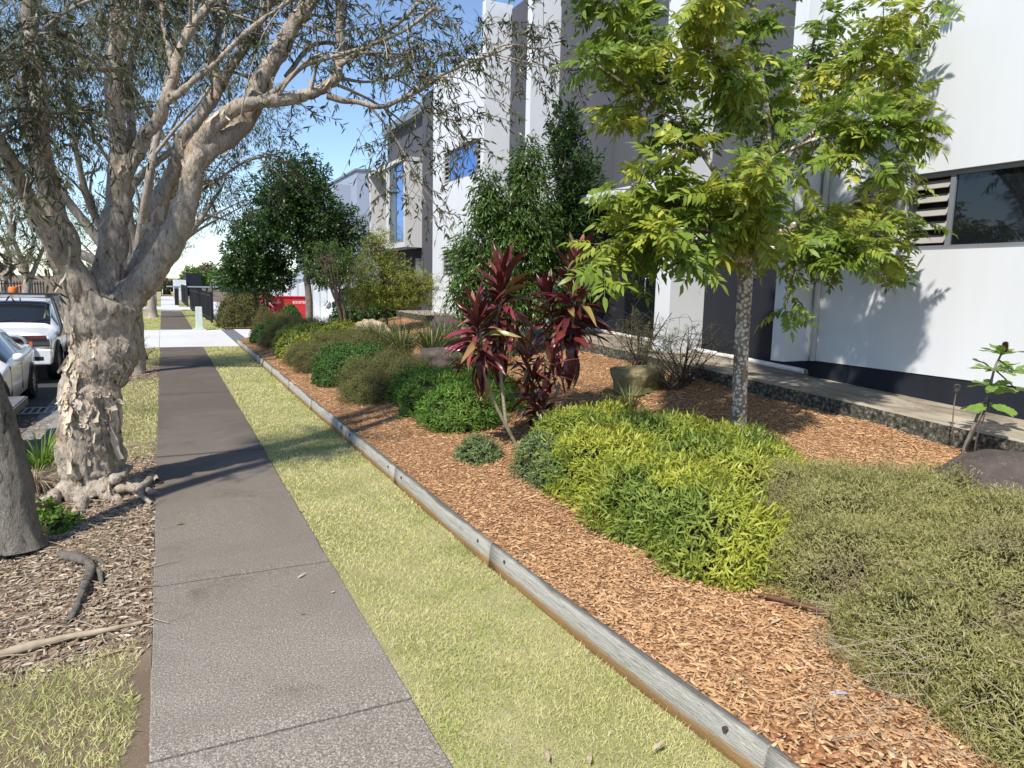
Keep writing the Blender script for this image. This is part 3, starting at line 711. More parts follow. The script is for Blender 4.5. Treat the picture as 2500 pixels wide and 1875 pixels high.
def strap_clump(name, label, base, n, L, w, mat, cat='grass clump', spread=.5, arch=.55, group=None):
    root = empty(name, tuple(base), label, cat, group); A = Acc()
    for q in range(n):
        a = rng.uniform(0, 2 * np.pi); o = np.array([np.cos(a), np.sin(a), 0]); l = L * rng.uniform(.55, 1.15); s = spread * rng.uniform(.25, 1.1)
        b = np.array(base) + o * rng.uniform(0, .09) * L * 2; t = np.linspace(0, 1, 6)[:, None]
        P = b + o * s * l * (t ** 1.4) + np.array([0, 0, 1.]) * l * (t - arch * s * 1.3 * t ** 2.6)
        side = np.array([-o[1], o[0], 0]) + .3 * rng.normal(size=3); side /= np.linalg.norm(side); ww = w * np.array([.8, 1, 1, .85, .55, .05])[:, None]
        V = np.concatenate([P - side * ww / 2, P + side * ww / 2]); i = np.arange(5)
        A.add(V, [np.stack([i, i + 1, i + 7, i + 6], 1)])
    A.build('blades', mat, root, False); return root

# ================================================================== FOREGROUND PAPERBARK (limbs traced at their real distance)
TY = 8.0
ROOTP = np.array([-.66, 8.02, float(vergez(-.66)) - .02])
pt = empty('paperbark_tree', tuple(ROOTP), 'big multi-limbed paperbark tree with peeling cream bark beside the footpath', 'tree')
def L3(pts):                                           # (px, py, dY) -> 3-D
    return [gy(u, v, TY + d) for u, v, d in pts]
LIMBS = [  # points, width px start, end
    ([(232, 1215, 0), (228, 1120, 0), (228, 1000, 0), (238, 890, 0), (250, 800, .02), (256, 735, .05)], 140, 150, 'trunk'),
    ([(235, 830, 0), (205, 740, -.05), (185, 690, -.1), (145, 597, -.15), (119, 470, -.2), (98, 361, -.2), (98, 253, -.15), (83, 145, -.1), (76, 36, 0), (70, -120, 0)], 100, 38, 'limb'),
    ([(160, 640, -.15), (108, 560, -.3), (47, 434, -.5), (0, 343, -.7), (-60, 240, -.9), (-120, 100, -1.1)], 48, 36, 'limb'),
    ([(250, 820, .1), (252, 720, .1), (268, 660, .12), (282, 597, .15), (286, 488, .2), (293, 398, .2), (289, 325, .2), (286, 253, .2), (282, 181, .22), (284, 90, .25), (284, 0, .3), (290, -160, .4)], 92, 36, 'limb'),
    ([(298, 440, .2), (311, 416, .15), (347, 343, .1), (390, 282, .05), (416, 217, 0), (430, 152, 0), (456, 90, 0), (484, 47, 0), (517, 0, 0), (570, -110, 0)], 42, 24, 'limb'),
    ([(412, 250, 0), (470, 202, -.1), (524, 155, -.2), (578, 101, -.3), (651, 40, -.4), (700, 7, -.5), (800, -60, -.6)], 22, 14, 'limb'),
    ([(425, 165, 0), (402, 80, .2), (394, 29, .3), (398, -40, .4)], 22, 16, 'limb'),
    ([(318, 400, .2), (325, 361, .3), (318, 253, .35), (318, 145, .4), (336, 90, .45), (361, 0, .5), (390, -90, .5)], 26, 20, 'limb'),
    ([(270, 800, .15), (320, 690, .3), (352, 630, .4), (380, 570, .45), (390, 488, .5), (427, 416, .5), (448, 343, .5), (481, 296, .5), (524, 235, .5), (564, 163, .5), (615, 90, .5), (644, 36, .5), (680, -60, .5)], 80, 26, 'limb'),
    ([(522, 240, .5), (526, 140, .6), (537, 60, .7), (550, -20, .8)], 26, 18, 'limb'),
    ([(262, 850, 0), (300, 770, -.02), (345, 700, -.08), (390, 640, -.12), (419, 597, -.15), (456, 488, -.2), (470, 409, -.2), (485, 362, -.2), (513, 312, -.22), (560, 273, -.25), (622, 248, -.3), (708, 243, -.35), (781, 221, -.4), (824, 181, -.4), (831, 108, -.3), (831, 36, -.2), (835, -60, -.1)], 100, 26, 'limb'),
    ([(478, 385, -.2), (535, 352, -.1), (597, 300, -.05), (636, 210, 0), (672, 145, 0), (708, 72, 0), (745, 10, 0), (800, -110, 0)], 66, 40, 'limb'),
    ([(800, 236, -.4), (871, 250, -.5), (933, 260, -.6), (983, 242, -.7), (1027, 221, -.8), (1059, 195, -.9), (1106, 170, -1.0), (1179, 141, -1.1), (1250, 112, -1.2)], 17, 6, 'branch'),
    ([(661, 231, -.2), (745, 159, -.3), (817, 137, -.5), (907, 108, -.7), (990, 72, -.9), (1060, 20, -1.0)], 15, 8, 'branch'),
    ([(826, 160, -.4), (925, 94, -.5), (998, 33, -.6), (1050, -30, -.7)], 14, 8, 'branch'),
    ([(700, 190, .1), (760, 110, .2), (842, 110, .3), (950, 140, .4), (1040, 110, .5)], 14, 6, 'branch'),
    ([(480, 470, .2), (530, 440, .3), (600, 395, .5), (680, 375, .6)], 12, 5, 'branch'),
    ([(280, 170, 0), (200, 170, -.3), (150, 190, -.5), (60, 280, -.7), (0, 330, -.9)], 14, 6, 'branch'),
    ([(90, 330, -.3), (60, 200, -.6), (120, 60, -.9), (260, -20, -1.2)], 16, 8, 'branch'),
    ([(270, 280, .1), (200, 270, -.2), (150, 290, -.4), (110, 330, -.5)], 11, 5, 'branch'),
    ([(900, 256, -.55), (960, 330, -.6), (1000, 400, -.65), (1040, 470, -.7)], 8, 3, 'branch'),
    ([(1000, 235, -.75), (1060, 280, -.8), (1110, 330, -.85)], 7, 3, 'branch'),
    ([(1179, 141, -1.1), (1233, 109, -1.15), (1305, 119, -1.2), (1359, 137, -1.3)], 6, 3, 'branch'),
    ([(820, 190, -.3), (900, 200, -.2), (960, 190, -.1), (1040, 240, 0)], 9, 4, 'branch'),
]
TR = Acc(); limbs3 = []
for pts, w0, w1, kind in LIMBS:
    P = resample(L3(pts), max(10, 5 * len(pts))); R = (w1 + (w0 - w1) * np.linspace(1, 0, len(P)) ** (1 if kind == 'trunk' else 2.2)) / 2 * np.array([mpp(p) for p in P]) - (.012 if kind != 'branch' else 0)
    if kind == 'trunk':
        t = np.linspace(0, 1, len(P)); R = R * (1 + .30 * np.exp(-t / .07) - .16 * np.exp(-((t - .5) / .28) ** 2))
    R = R * (1 + .09 * fbm(np.stack([np.arange(len(P)) * .35, np.full(len(P), len(limbs3) * 5.), np.zeros(len(P))], 1), 3, 4))
    P = P + np.stack([fbm(np.stack([np.arange(len(P)) * .3, np.full(len(P), len(limbs3) * 3. + q), np.zeros(len(P))], 1), 2, 8 + q) for q in range(3)], 1) * R[:, None] * .25
    limbs3.append((P, R, kind))
    if kind != 'branch':
        V, Q, _ = tube_np(P, R, 18); n = 18
        b = len(V); V = np.vstack([V, P[0], P[-1]])
        TR.add(V, [Q, np.array([(b, (i + 1) % n, i) for i in range(n)] + [(b + 1, b - n + i, b - n + (i + 1) % n) for i in range(n)])])
# surface roots
for a, l, r in ((-.3, .55, .075), (-.75, .9, .07), (-1.35, .55, .06), (.25, .5, .06), (2.2, .5, .09), (3.6, .6, .09), (-1.9, .7, .06), (-1.0, .45, .05)):
    d = np.array([math.cos(a), math.sin(a), 0]); s = np.array([-d[1], d[0], 0])
    q = [ROOTP + d * (.12 + l * t) + s * .08 * math.sin(t * 5 + a) + np.array([0, 0, .12 * (1 - t) ** 2 + .012 - .05 * t ** 3]) for t in np.linspace(0, 1, 8)]
    V, Q, _ = tube_np(resample(q, 16), np.linspace(r, .02, 16), 12); b = len(V); V = np.vstack([V, q[0], q[-1]])
    TR.add(V, [Q, np.array([(b, (i + 1) % 12, i) for i in range(12)] + [(b + 1, b - 12 + i, b - 12 + (i + 1) % 12) for i in range(12)])])
tmp = TR.build('tmp', M['paper'], None)
md = tmp.modifiers.new('remesh', 'REMESH'); md.mode = 'VOXEL'; md.voxel_size = .017; md.use_smooth_shade = True
sm = tmp.modifiers.new('smooth', 'SMOOTH'); sm.factor = .5; sm.iterations = 4
dg = bpy.context.evaluated_depsgraph_get(); me = bpy.data.meshes.new_from_object(tmp.evaluated_get(dg))
bpy.data.objects.remove(tmp)
nv = len(me.vertices); co = np.empty(nv * 3, np.float32); me.vertices.foreach_get('co', co); co = co.reshape(-1, 3).astype(float)
no = np.empty(nv * 3, np.float32); me.vertices.foreach_get('normal', no); no = no.reshape(-1, 3).astype(float)
tw = co.copy(); tw[:, 2] *= .33; tw[:, 0] += .25 * co[:, 2]                              # ridges spiral slightly round the trunk
g1 = fbm(tw * 9, 4, 21); g2 = fbm(tw * 24, 3, 31)
lowf = np.clip((2.6 - co[:, 2]) / 1.4, .35, 1)
plate = np.abs(g1); plate = np.where(plate > .12, np.minimum(plate, .5), plate * .3 - .16)
dis = (.050 * plate + .016 * g2) * lowf
co = co + no * dis[:, None]
co -= ROOTP
me.vertices.foreach_set('co', co.astype(np.float32).ravel()); me.update(); me.materials.clear(); me.materials.append(M['paper'])
link(bpy.data.objects.new('trunk', me), pt)
bark_co, bark_no = co + ROOTP, no
# loose curls of bark: the larger ones each a piece, the small ones together
def flake_mesh(nm, L, Wd, curl, seed):
    r = np.random.default_rng(seed); V = []; F = []
    for i, t in enumerate(np.linspace(0, 1, 6)):
        for j, s in enumerate(np.linspace(-1, 1, 4)):
            w = Wd * (.55 + .45 * math.sin(math.pi * (t * .8 + .1))) * (1 + .25 * r.normal())
            V.append((L * t, s * w / 2, curl * (t ** 2.2) * L + .012 * s * s + .004 * r.normal()))
    for i in range(5):
        for j in range(3): p = i * 4 + j; F.append((p, p + 1, p + 5, p + 4))
    return np.array(V), np.array(F)
FLK = [flake_mesh('bark_flake', l, w, c, s) for l, w, c, s in ((.20, .08, .10, 1), (.13, .09, .22, 2), (.28, .06, .08, 3), (.10, .08, .35, 4), (.20, .04, .18, 5))]
FLKM = [mesh_np('bark_flake', v, [f], M['paperflake'], True) for v, f in FLK]
facing = (bark_no * nrm(CAM - bark_co)).sum(1) > -.25
cand = np.where(facing & (bark_co[:, 2] > .08) & (np.abs(bark_no[:, 2]) < .75))[0]
wz = np.clip(2.3 - bark_co[cand, 2], .25, 2.0) * np.clip(fbm(bark_co[cand] * np.array([5, 5, 2.2]), 3, 77) - .12, .01, 1); wz = wz / wz.sum()
sel = rng.choice(cand, 95, replace=False, p=wz)
def bframe(i):
    n = bark_no[i] / np.linalg.norm(bark_no[i]); d = np.array([0, 0, -1. if rng.random() < .62 else 1.]) + .28 * rng.normal(size=3); d = d - n * (d @ n); d /= np.linalg.norm(d)
    return n, d
for i in sel:
    n, d = bframe(i); y = np.cross(n, d); s = rng.uniform(.6, 1.25)
    o = bpy.data.objects.new('bark_flake', FLKM[int(rng.integers(0, 5))]); link(o, pt)
    p = bark_co[i] - ROOTP - n * .004
    o.matrix_local = Matrix(((d[0] * s, y[0] * s, n[0] * s, p[0]), (d[1] * s, y[1] * s, n[1] * s, p[1]), (d[2] * s, y[2] * s, n[2] * s, p[2]), (0, 0, 0, 1)))
A = Acc(); sel = rng.choice(cand, 520, replace=False, p=wz); 
for q in range(5):
    ii = sel[q::5]; n = bark_no[ii]; D = np.array([0, 0, -1.]) * rng.choice([-1, 1], len(ii))[:, None] + .5 * rng.normal(size=n.shape); D = D - n * (D * n).sum(1, keepdims=True)
    v, f = FLK[q]; V, FS = inst(v, [f], bark_co[ii] - n * .003, D, n, rng.uniform(.2, .5, len(ii))); A.add(V, FS)
A.build('bark_scraps', M['paperflake'], pt, True, 'stuff')
# thin branches, twigs and leaves
BR = Acc(); TW = Acc(); LP, LD = [], []
for P, R, kind in limbs3:
    if kind == 'branch': BR.tube(P, R, 8)
def twigline(a, d, l, droop, n=6):
    t = np.linspace(0, 1, n)[:, None]; w = rng.normal(0, .05 * l, 3)
    return a + d * l * t + np.array([0, 0, -1]) * droop * l * t ** 2 + w * np.sin(t * 3.0)
def sprig(a, d, l, nl, droop=.35, r=.0035):
    P = twigline(a, d, l, droop); TW.tube(P, np.linspace(r, .0012, len(P)), 3)
    t = rng.uniform(.25, 1.02, nl); k = np.clip(t * 5, 0, 4.999); i = k.astype(int); f = (k - i)[:, None]
    p = P[i] * (1 - f) + P[i + 1] * f; LP.append(p)
    LD.append(nrm(nrm(P[i + 1] - P[i]) * .7 + .75 * rdir(nl) + np.array([0, 0, -.25])))
def grow(P, R, t0, nsub, lsub, ntw, nl, updir=.25, droop=.3, keep=None):
    n = len(P); T = nrm(np.gradient(P, axis=0))
    for s in range(nsub):
        t = t0 + (1 - t0) * (s + rng.random()) / nsub; i = min(n - 1, int(t * n)); a = P[i]
        d = nrm(T[i] * .55 + rdir(1)[0] * .85 + np.array([0, 0, updir])); l = lsub * rng.uniform(.5, 1.2)
        Q = twigline(a, d, l, droop * rng.uniform(0, 1), 8); BR.tube(Q, np.linspace(min(R[i] * .45, .018), .005, 8), 5)
        for j in range(ntw):
            q = int(rng.integers(2, 8)); dd = nrm(nrm(Q[min(7, q + 1)] - Q[q - 1]) * .6 + rdir(1)[0] * .8); ll = rng.uniform(.2, .5)
            sprig(Q[q], dd, ll, nl, rng.uniform(.1, .6))
for P, R, kind in limbs3:
    px = len(P)
    if kind == 'trunk': continue
    end = P[-1]
    if kind == 'limb': grow(P, R, .62, 9, 1.0, 8, 12, .3)
    else: grow(P, R, .35, 6, .5, 6, 10, .1, .4)
# extra drooping curtain below the long right-hand branch, and foliage above the frame
P13 = limbs3[12][0]; grow(P13, limbs3[12][1], .35, 9, .45, 6, 10, .25, .5)
for (u, v, d, n, l) in ((905, 300, -.55, 5, .6), (990, 330, -.7, 8, .65), (1060, 300, -.85, 8, .65), (1000, 420, -.65, 9, .4), (1200, 90, -1.1, 14, .4), (1120, 60, -1.0, 14, .45), (1260, 70, -1.2, 9, .35), (1330, 60, -1.25, 7, .3), (1000, 60, -.8, 14, .5), (900, 50, -.6, 10, .5), (640, 60, 0, 8, .5), (150, 120, -.7, 16, .5), (60, 200, -.8, 22, .55), (60, 450, -.8, 14, .5), (10, 600, -1.0, 14, .5), (190, 60, -.9, 22, .6), (400, 30, .5, 22, .6), (20, 90, -.9, 26, .6), (560, 20, .2, 26, .6), (330, -20, 0, 30, .7), (760, -10, .1, 26, .6)):
    a = gy(u, v, TY + d)
    for q in range(n):
        st = a + rng.normal(0, .16, 3); sprig(st, nrm(rdir(1)[0] + np.array([.1, 0, -.35])), l * rng.uniform(.5, 1.1), 13, .5)
BR.build('branches', M['paper'], pt, True, 'stuff'); TW.build('twigs', M['twig'], pt, False, 'stuff')
LP = np.concatenate(LP); LD = np.concatenate(LD)
V, FS = inst(LEAFD[0], LEAFD[1], LP, LD, rdir(len(LP)) + np.array([0, 0, .4]), .084 * rng.uniform(.6, 1.25, len(LP)), .0155 * rng.uniform(.7, 1.3, len(LP)))
big('crown', V, FS, M['paperleaf'], pt, False, 'stuff')
print('paperbark leaves', len(LP), 'bark verts', nv)

# ================================================================== OTHER TREES
ab = np.array([-1.13, 6.62, float(vergez(-1.13)) - .05])
lt = empty('young_tree', tuple(ab), 'leaning grey-barked trunk at the left edge, nearest the camera', 'tree')
P = resample([gy(40, 1335, 6.6), gy(28, 1200, 6.62), gy(2, 1080, 6.64), gy(-35, 960, 6.66), gy(-95, 780, 6.7), gy(-180, 500, 6.7), gy(-250, 150, 6.7), gy(-260, -200, 6.7)], 60)
t = np.linspace(0, 1, 60); R = (.152 * (1 - .45 * t) + .07 * np.exp(-t / .025))
V, Q, _ = tube_np(P, R, 40); nn = nrm(V - np.repeat(P, 40, 0)); tw = V * np.array([1, 1, .3]); V = V + nn * (.020 * np.abs(fbm(tw * 13, 4, 6)) - .01 + .006 * fbm(tw * 40, 2, 9))[:, None]
big('trunk', V, [Q], M['greybark'], lt, True)
crown([(-2.6, 6.6, 6.3, .9, 1.0, .7)], 500, 8, .08, .016, M['paperleaf'], lt, LEAFD, .3, .3, nameit='crown')

def paperbark(base, label, H, lean, blobs, n, trunk_r=.2, L=.10, Wd=.018, leafm='paperfar', nlimb=5):
    root = empty('paperbark_tree', tuple(base), label, 'tree', None); T = Acc(); base = np.array(base, float)
    f = base + np.array([lean[0] * .5, lean[1] * .5, H * .3]); P = resample([base - np.array([0, 0, .1]), base * .5 + f * .5 + rng.normal(0, .03, 3), f * .9 + base * .1, f], 14)
    tt = np.linspace(0, 1, 14); T.tube(P, trunk_r * (1 - .25 * tt + .35 * np.exp(-tt / .1)) * (1 + .07 * rng.normal(size=14)), 12)
    for b in blobs:
        b = np.array(b); Q = limb(T, f - np.array([0, 0, .15 * H * rng.random() * .4]), b[:3] + np.array([0, 0, b[5] * .3]), trunk_r * .62, trunk_r * .14, .12, 14, 8)
        for q in range(5): i = int(rng.integers(5, 13)); limb(T, Q[i], b[:3] + rdir(1)[0] * b[3:] * .85, trunk_r * .2, .01, .15, 7, 5)
    T.build('trunk', M['paper'], root, True); crown(blobs, n, 8, L, Wd, M[leafm], root, LEAFD, .5, .25, nameit='crown', seed=int(base[1]))
    return root
paperbark((-.62, 17.7, -.06), 'second paperbark along the verge, pale trunk just behind the big one', 7, (.1, 0),
          [(-1.6, 17.6, 5.4, 1.7, 1.8, 1.2), (.5, 17.9, 4.6, 1.5, 1.6, 1.2), (-.3, 17.2, 6.6, 2.2, 2.0, 1.3), (1.3, 18.6, 3.9, .8, 1.0, .8), (-2.6, 18, 4.2, 1.3, 1.4, 1.0), (-.9, 18.4, 3.6, .7, .8, .5), (1.9, 18.5, 5.9, 1.3, 1.4, 1.1), (-2.8, 17, 6.2, 1.6, 1.6, 1.3), (.6, 17.4, 7.4, 2.0, 1.8, 1.2), (-1.4, 19, 7.6, 2.2, 1.8, 1.2)], 7000)
paperbark((-.55, 42.0, -.06), 'pale flared paperbark trunk on the verge past the driveway', 7, (-.1, 0),
          [(-1.2, 42, 5.2, 2, 2.2, 1.4), (.8, 42, 4.6, 1.5, 2, 1.3), (-.2, 42, 6.6, 2.2, 2, 1.2)], 1500, .28)
paperbark((-.7, 49.0, -.06), 'slim paperbark on the verge shortly before the second driveway', 6, (.1, 0),
          [(-1.0, 49, 4.8, 1.8, 2, 1.4), (.6, 49, 4.4, 1.4, 1.6, 1.2)], 900, .17)
paperbark((-.6, 61.0, -.06), 'farthest paperbark on the verge beyond the second driveway', 6, (.1, 0),
          [(-1.2, 61, 4.8, 2, 2, 1.6), (.4, 61, 4.4, 1.5, 2, 1.3)], 800, .2)
# across the road
for (x, y, s, n, lab) in ((-9.6, 38, 1.0, 1500, 'sunlit pale-trunked tree across the road behind the utility truck'), (-7.2, 50, 1.1, 1300, 'olive tree across the road showing left of the big paperbark trunk'),
                       (-14, 44, 1.2, 1500, 'broad olive tree across the road at the far left edge'), (-10.5, 64, 1.2, 1000, 'hazy olive tree farther up the road on the left'), (-5.0, 72, 1.1, 900, 'distant tree at the road bend left of the footpath'), (-18, 62, 1.4, 1000, 'tall tree far behind the parked cars')):
    z = -.3; H = 7 * s
    paperbark((x, y, z), lab, H, (rng.normal(0, .4), 0), [(x - 1.6 * s, y, 4.6 * s, 2.0 * s, 1.8, 1.6 * s), (x + 1.5 * s, y + .6, 4.4 * s, 1.9 * s, 1.8, 1.6 * s), (x, y - .4, 6.3 * s, 2.3 * s, 2, 1.5 * s), (x + .5 * s, y - 1, 3.0 * s, 1.6 * s, 1.4, .9 * s)], n, .24 * s, .15, .03, 'paperfar')
far_l = ['low distant tree on the skyline', 'rounded tree on the far skyline']
k = 0
for (u, top, Y, w, lab) in ((470, 650, 150, 30, 'hazy bushy tree on the skyline above the black fence'), (505, 640, 160, 34, 'pale green tree on the skyline above the fence gate'), (540, 655, 150, 34, 'dark rounded tree on the skyline near the thin pole'),
                            (572, 650, 170, 38, 'tree on the skyline right beside the dark shade tree'), (612, 655, 150, 38, 'skyline tree half hidden behind the dark shade tree'), (410, 690, 120, 22, 'small dark bush closing the end of the footpath'), (330, 650, 140, 50, 'tall skyline tree behind the paperbark limbs'), (250, 640, 150, 55, 'skyline tree far behind the paperbark fork'), (700, 655, 150, 40, 'skyline tree seen over the red cabinet')):
    p = gy(u, 705, Y); tp = gy(u, top, Y)[2]; rx = w * mpp(p) * .75; zc = tp * .55
    simple_tree('skyline_tree', lab, (p[0], Y, -.4), [(p[0], Y, -.4), (p[0] + .2, Y, tp * .3), (p[0], Y, tp * .6)], .25, .1,
                [(p[0], Y, zc, rx, rx * .7, tp * .42), (p[0] - rx * .5, Y, tp * .38, rx * .7, rx * .6, tp * .3), (p[0] + rx * .55, Y + 1, tp * .42, rx * .7, rx * .6, tp * .3)], 420, 7, .55, .22, M['paperfar'] if k % 2 else M['mid'], M['greybark'], seed=k, twigs=.03); k += 1
zb = lambda x, y: float(bedz(x, y))
simple_tree('shade_tree', 'dense dark green tree between the footpath and the white building', (4.4, 24.6, .45), [(4.4, 24.6, .4), (4.42, 24.6, 1.4), (4.36, 24.6, 2.4), (4.4, 24.6, 4)], .13, .08,
            [(4.5, 25, 3.9, 1.7, 1.5, 1.5), (5.5, 24.9, 3.4, 1.15, 1.1, 1.3), (4.2, 25, 5.3, 1.15, 1.1, 1.1), (3.5, 24.8, 4.5, 1.1, 1.1, 1.1), (5.0, 24.7, 2.6, .9, .9, .8)], 3600, 8, .13, .055, M['dark'], M['greybark'], shell=.35, droop=.1)
simple_tree('shade_tree', 'low nearly black tree left of the red cabinet on a thin trunk', (2.95, 26.5, .1), [(3.0, 26.4, 0), (3.0, 26.4, .8), (2.9, 26.4, 1.6), (2.95, 26.4, 2.4)], .06, .04,
            [(2.85, 26.4, 2.75, 1.2, 1.0, .95), (2.3, 26.3, 2.2, .7, .7, .6), (3.5, 26.4, 2.3, .8, .8, .7), (2.9, 26.4, 3.7, .8, .8, .7)], 2100, 8, .12, .05, M['dark'], M['twigdark'], shell=.3, seed=3)
simple_tree('small_tree', 'airy grey-green small tree with several thin pale stems beside the red cabinet', (5.1, 22.2, .55), [(5.1, 22.2, .5), (5.05, 22.2, 1.2), (4.9, 22.2, 1.9), (4.85, 22.2, 2.6)], .05, .03,
            [(4.6, 22.3, 2.7, .9, .8, .7), (5.4, 22.3, 2.4, .7, .7, .7), (5.6, 22.2, 1.5, .6, .6, .6)], 800, 7, .09, .022, M['weep'], M['twig'], shell=.4, seed=5, stems=5, droop=.3)
simple_tree('small_tree', 'bushy yellow-green small tree on a thin dark stem above the tan boulder', (5.65, 19.5, .68), [(5.65, 19.5, .6), (5.62, 19.5, 1.1), (5.6, 19.5, 1.7), (5.5, 19.5, 2.6)], .035, .02,
            [(5.55, 19.5, 2.25, .95, .85, .75), (5.4, 19.5, 3.05, .48, .45, .6), (6.6, 19.5, 1.95, .62, .6, .55), (4.95, 19.5, 1.9, .55, .5, .55), (5.9, 19.4, 1.7, .8, .7, .4)], 2600, 8, .075, .018, M['ygreen'], M['twigdark'], shell=.3, seed=7, stems=2)
simple_tree('weeping_shrub', 'tall drooping glossy green shrub in front of the white wall', (6.0, 12.4, .74), [(6.0, 12.4, .7), (6.0, 12.4, 1.4), (6.1, 12.4, 2.4), (6.1, 12.4, 3.6)], .05, .03,
            [(5.55, 12.4, 2.55, .75, .7, .85), (6.25, 12.4, 3.15, .72, .7, 1.05), (6.7, 12.5, 2.3, .8, .7, .85), (5.5, 12.4, 3.65, .33, .33, .65), (6.3, 12.4, 4.25, .36, .36, .65), (5.15, 12.2, 1.95, .48, .45, .5), (6.1, 12.3, 1.8, .9, .7, .5)], 4300, 8, .12, .028, M['weep'], M['twigdark'], LEAFD, .75, shell=.3, seed=9, stems=4)
simple_tree('evergreen_tree', 'upright very dark evergreen behind the drooping shrub against the grey wall', (7.2, 12.9, .9), [(7.2, 12.9, .85), (7.25, 12.9, 2), (7.35, 12.8, 3.4), (7.35, 12.8, 5.0)], .05, .025,
            [(7.4, 12.7, 4.3, .55, .5, 1.0), (7.45, 12.7, 3.0, .62, .55, 1.1), (7.28, 12.7, 5.15, .3, .3, .55), (7.85, 12.7, 4.0, .35, .35, .8), (7.5, 12.7, 1.9, .5, .5, .7)], 1500, 9, .12, .034, M['dark'], M['twigdark'], shell=.3, droop=-.3, seed=11)

# ------------------------------------------------------------------ pinnate tree, right foreground
PB = bed(1805, 1062); PYY = PB[1]
pn = empty('pinnate_tree', tuple(PB), 'slender tree with lichen-spotted trunk and yellow-green pinnate leaves in the mulch bed', 'tree')
def pp_(pts): return [gy(u, v, PYY + d) for u, v, d in pts]
PL = [([(1803, 1075, 0), (1808, 900, 0), (1815, 760, 0), (1822, 660, 0)], 36, 36), ([(1815, 700, 0), (1835, 560, .02), (1862, 430, .05), (1870, 300, .1), (1850, 140, .1), (1835, -80, .1), (1830, -300, .1)], 32, 13),
      ([(1812, 690, 0), (1790, 590, -.1), (1700, 520, -.25), (1620, 480, -.4), (1540, 450, -.5)], 19, 7), ([(1832, 560, 0), (1760, 440, .1), (1690, 330, .2), (1640, 210, .3), (1590, 80, .4), (1550, -60, .4)], 19, 8),
      ([(1835, 680, 0), (1880, 590, .1), (1960, 540, .2), (2080, 500, .3), (2220, 430, .4)], 20, 7), ([(1865, 470, .05), (1940, 380, .0), (2040, 260, -.1), (2120, 140, -.2), (2200, 40, -.2)], 19, 7),
      ([(1825, 640, -.05), (1840, 560, -.4), (1830, 500, -.7), (1800, 440, -1.0)], 15, 6), ([(1820, 650, -.05), (1780, 600, -.35), (1720, 560, -.7), (1640, 560, -.9)], 14, 6),
      ([(1868, 420, .1), (1900, 300, .4), (1960, 180, .7), (2000, 60, .9)], 14, 7), ([(1868, 330, .1), (1780, 220, -.3), (1740, 120, -.6), (1700, 0, -.8)], 12, 6), ([(1850, 600, .05), (1930, 610, -.2), (2020, 590, -.5), (2080, 600, -.7)], 12, 6), ([(1862, 400, .0), (1990, 340, -.5), (2120, 320, -.8), (2230, 300, -1.0)], 12, 6),
      ([(1690, 330, .2), (1600, 260, .0), (1520, 200, -.2), (1460, 160, -.3)], 9, 5), ([(1640, 210, .3), (1540, 90, .1), (1480, 20, 0), (1430, -40, 0)], 9, 5), ([(2040, 260, -.1), (2180, 200, .1), (2270, 160, .2), (2330, 170, .2)], 7, 5), ([(2080, 500, .3), (2120, 560, .0), (2150, 600, -.2), (2170, 620, -.2)], 6, 5), ([(1700, 520, -.25), (1600, 560, -.3), (1520, 590, -.4), (1480, 600, -.4)], 7, 5), ([(2120, 140, -.2), (2250, 60, 0), (2330, 50, .1), (2400, 90, .1)], 6, 5)]
TP = Acc(); TWP = Acc(); CP, CD = [], []
def pinleaf(n=5, L=.27, seed=0):
    r = np.random.default_rng(seed); V = []; F = []
    def lf(b, d, l, w):
        d = np.array(d) / np.linalg.norm(d); y = np.cross((0, 0, 1.), d); k0 = len(V)
        for (s, t, z) in ((0, 0, 0), (.28, .5, .03), (.28, -.5, .03), (.62, .46, -.02), (.62, -.46, .0), (1, 0, -.16)):
            p = np.array(b) + d * s * l + y * t * w + np.array([0, 0, z * l + .006 * r.normal()]); V.append(p)
        F.append((k0, k0 + 2, k0 + 1)); F.append((k0 + 1, k0 + 2, k0 + 3)); F.append((k0 + 2, k0 + 4, k0 + 3)); F.append((k0 + 3, k0 + 4, k0 + 5))
    for i in range(n):
        t = .25 + .7 * i / n; b = (L * t, 0, -.22 * L * t ** 2)
        for s in (-1, 1): lf(b, (.55, s * .85, -.25 + .15 * r.normal()), L * .40 * (1.05 - .3 * abs(t - .5)), .040 * (1 + .15 * r.normal()))
    lf((L * .97, 0, -.2 * L), (1, .1 * r.normal(), -.4), L * .42, .041)
    k0 = len(V)
    for t in (0, .5, 1.):
        for y in (-.0022, .0022): V.append(np.array((L * t, y, -.22 * L * t ** 2)))
    for q in (0, 1): a = k0 + q * 2; F += [(a, a + 1, a + 3), (a, a + 3, a + 2)]
    return np.array(V), np.array(F)
PINL = [pinleaf(5, .26, 1), pinleaf(4, .23, 2), pinleaf(5, .29, 3)]
PINM = [mesh_np('leaf', v, [f], M['pinnate']) for v, f in PINL]
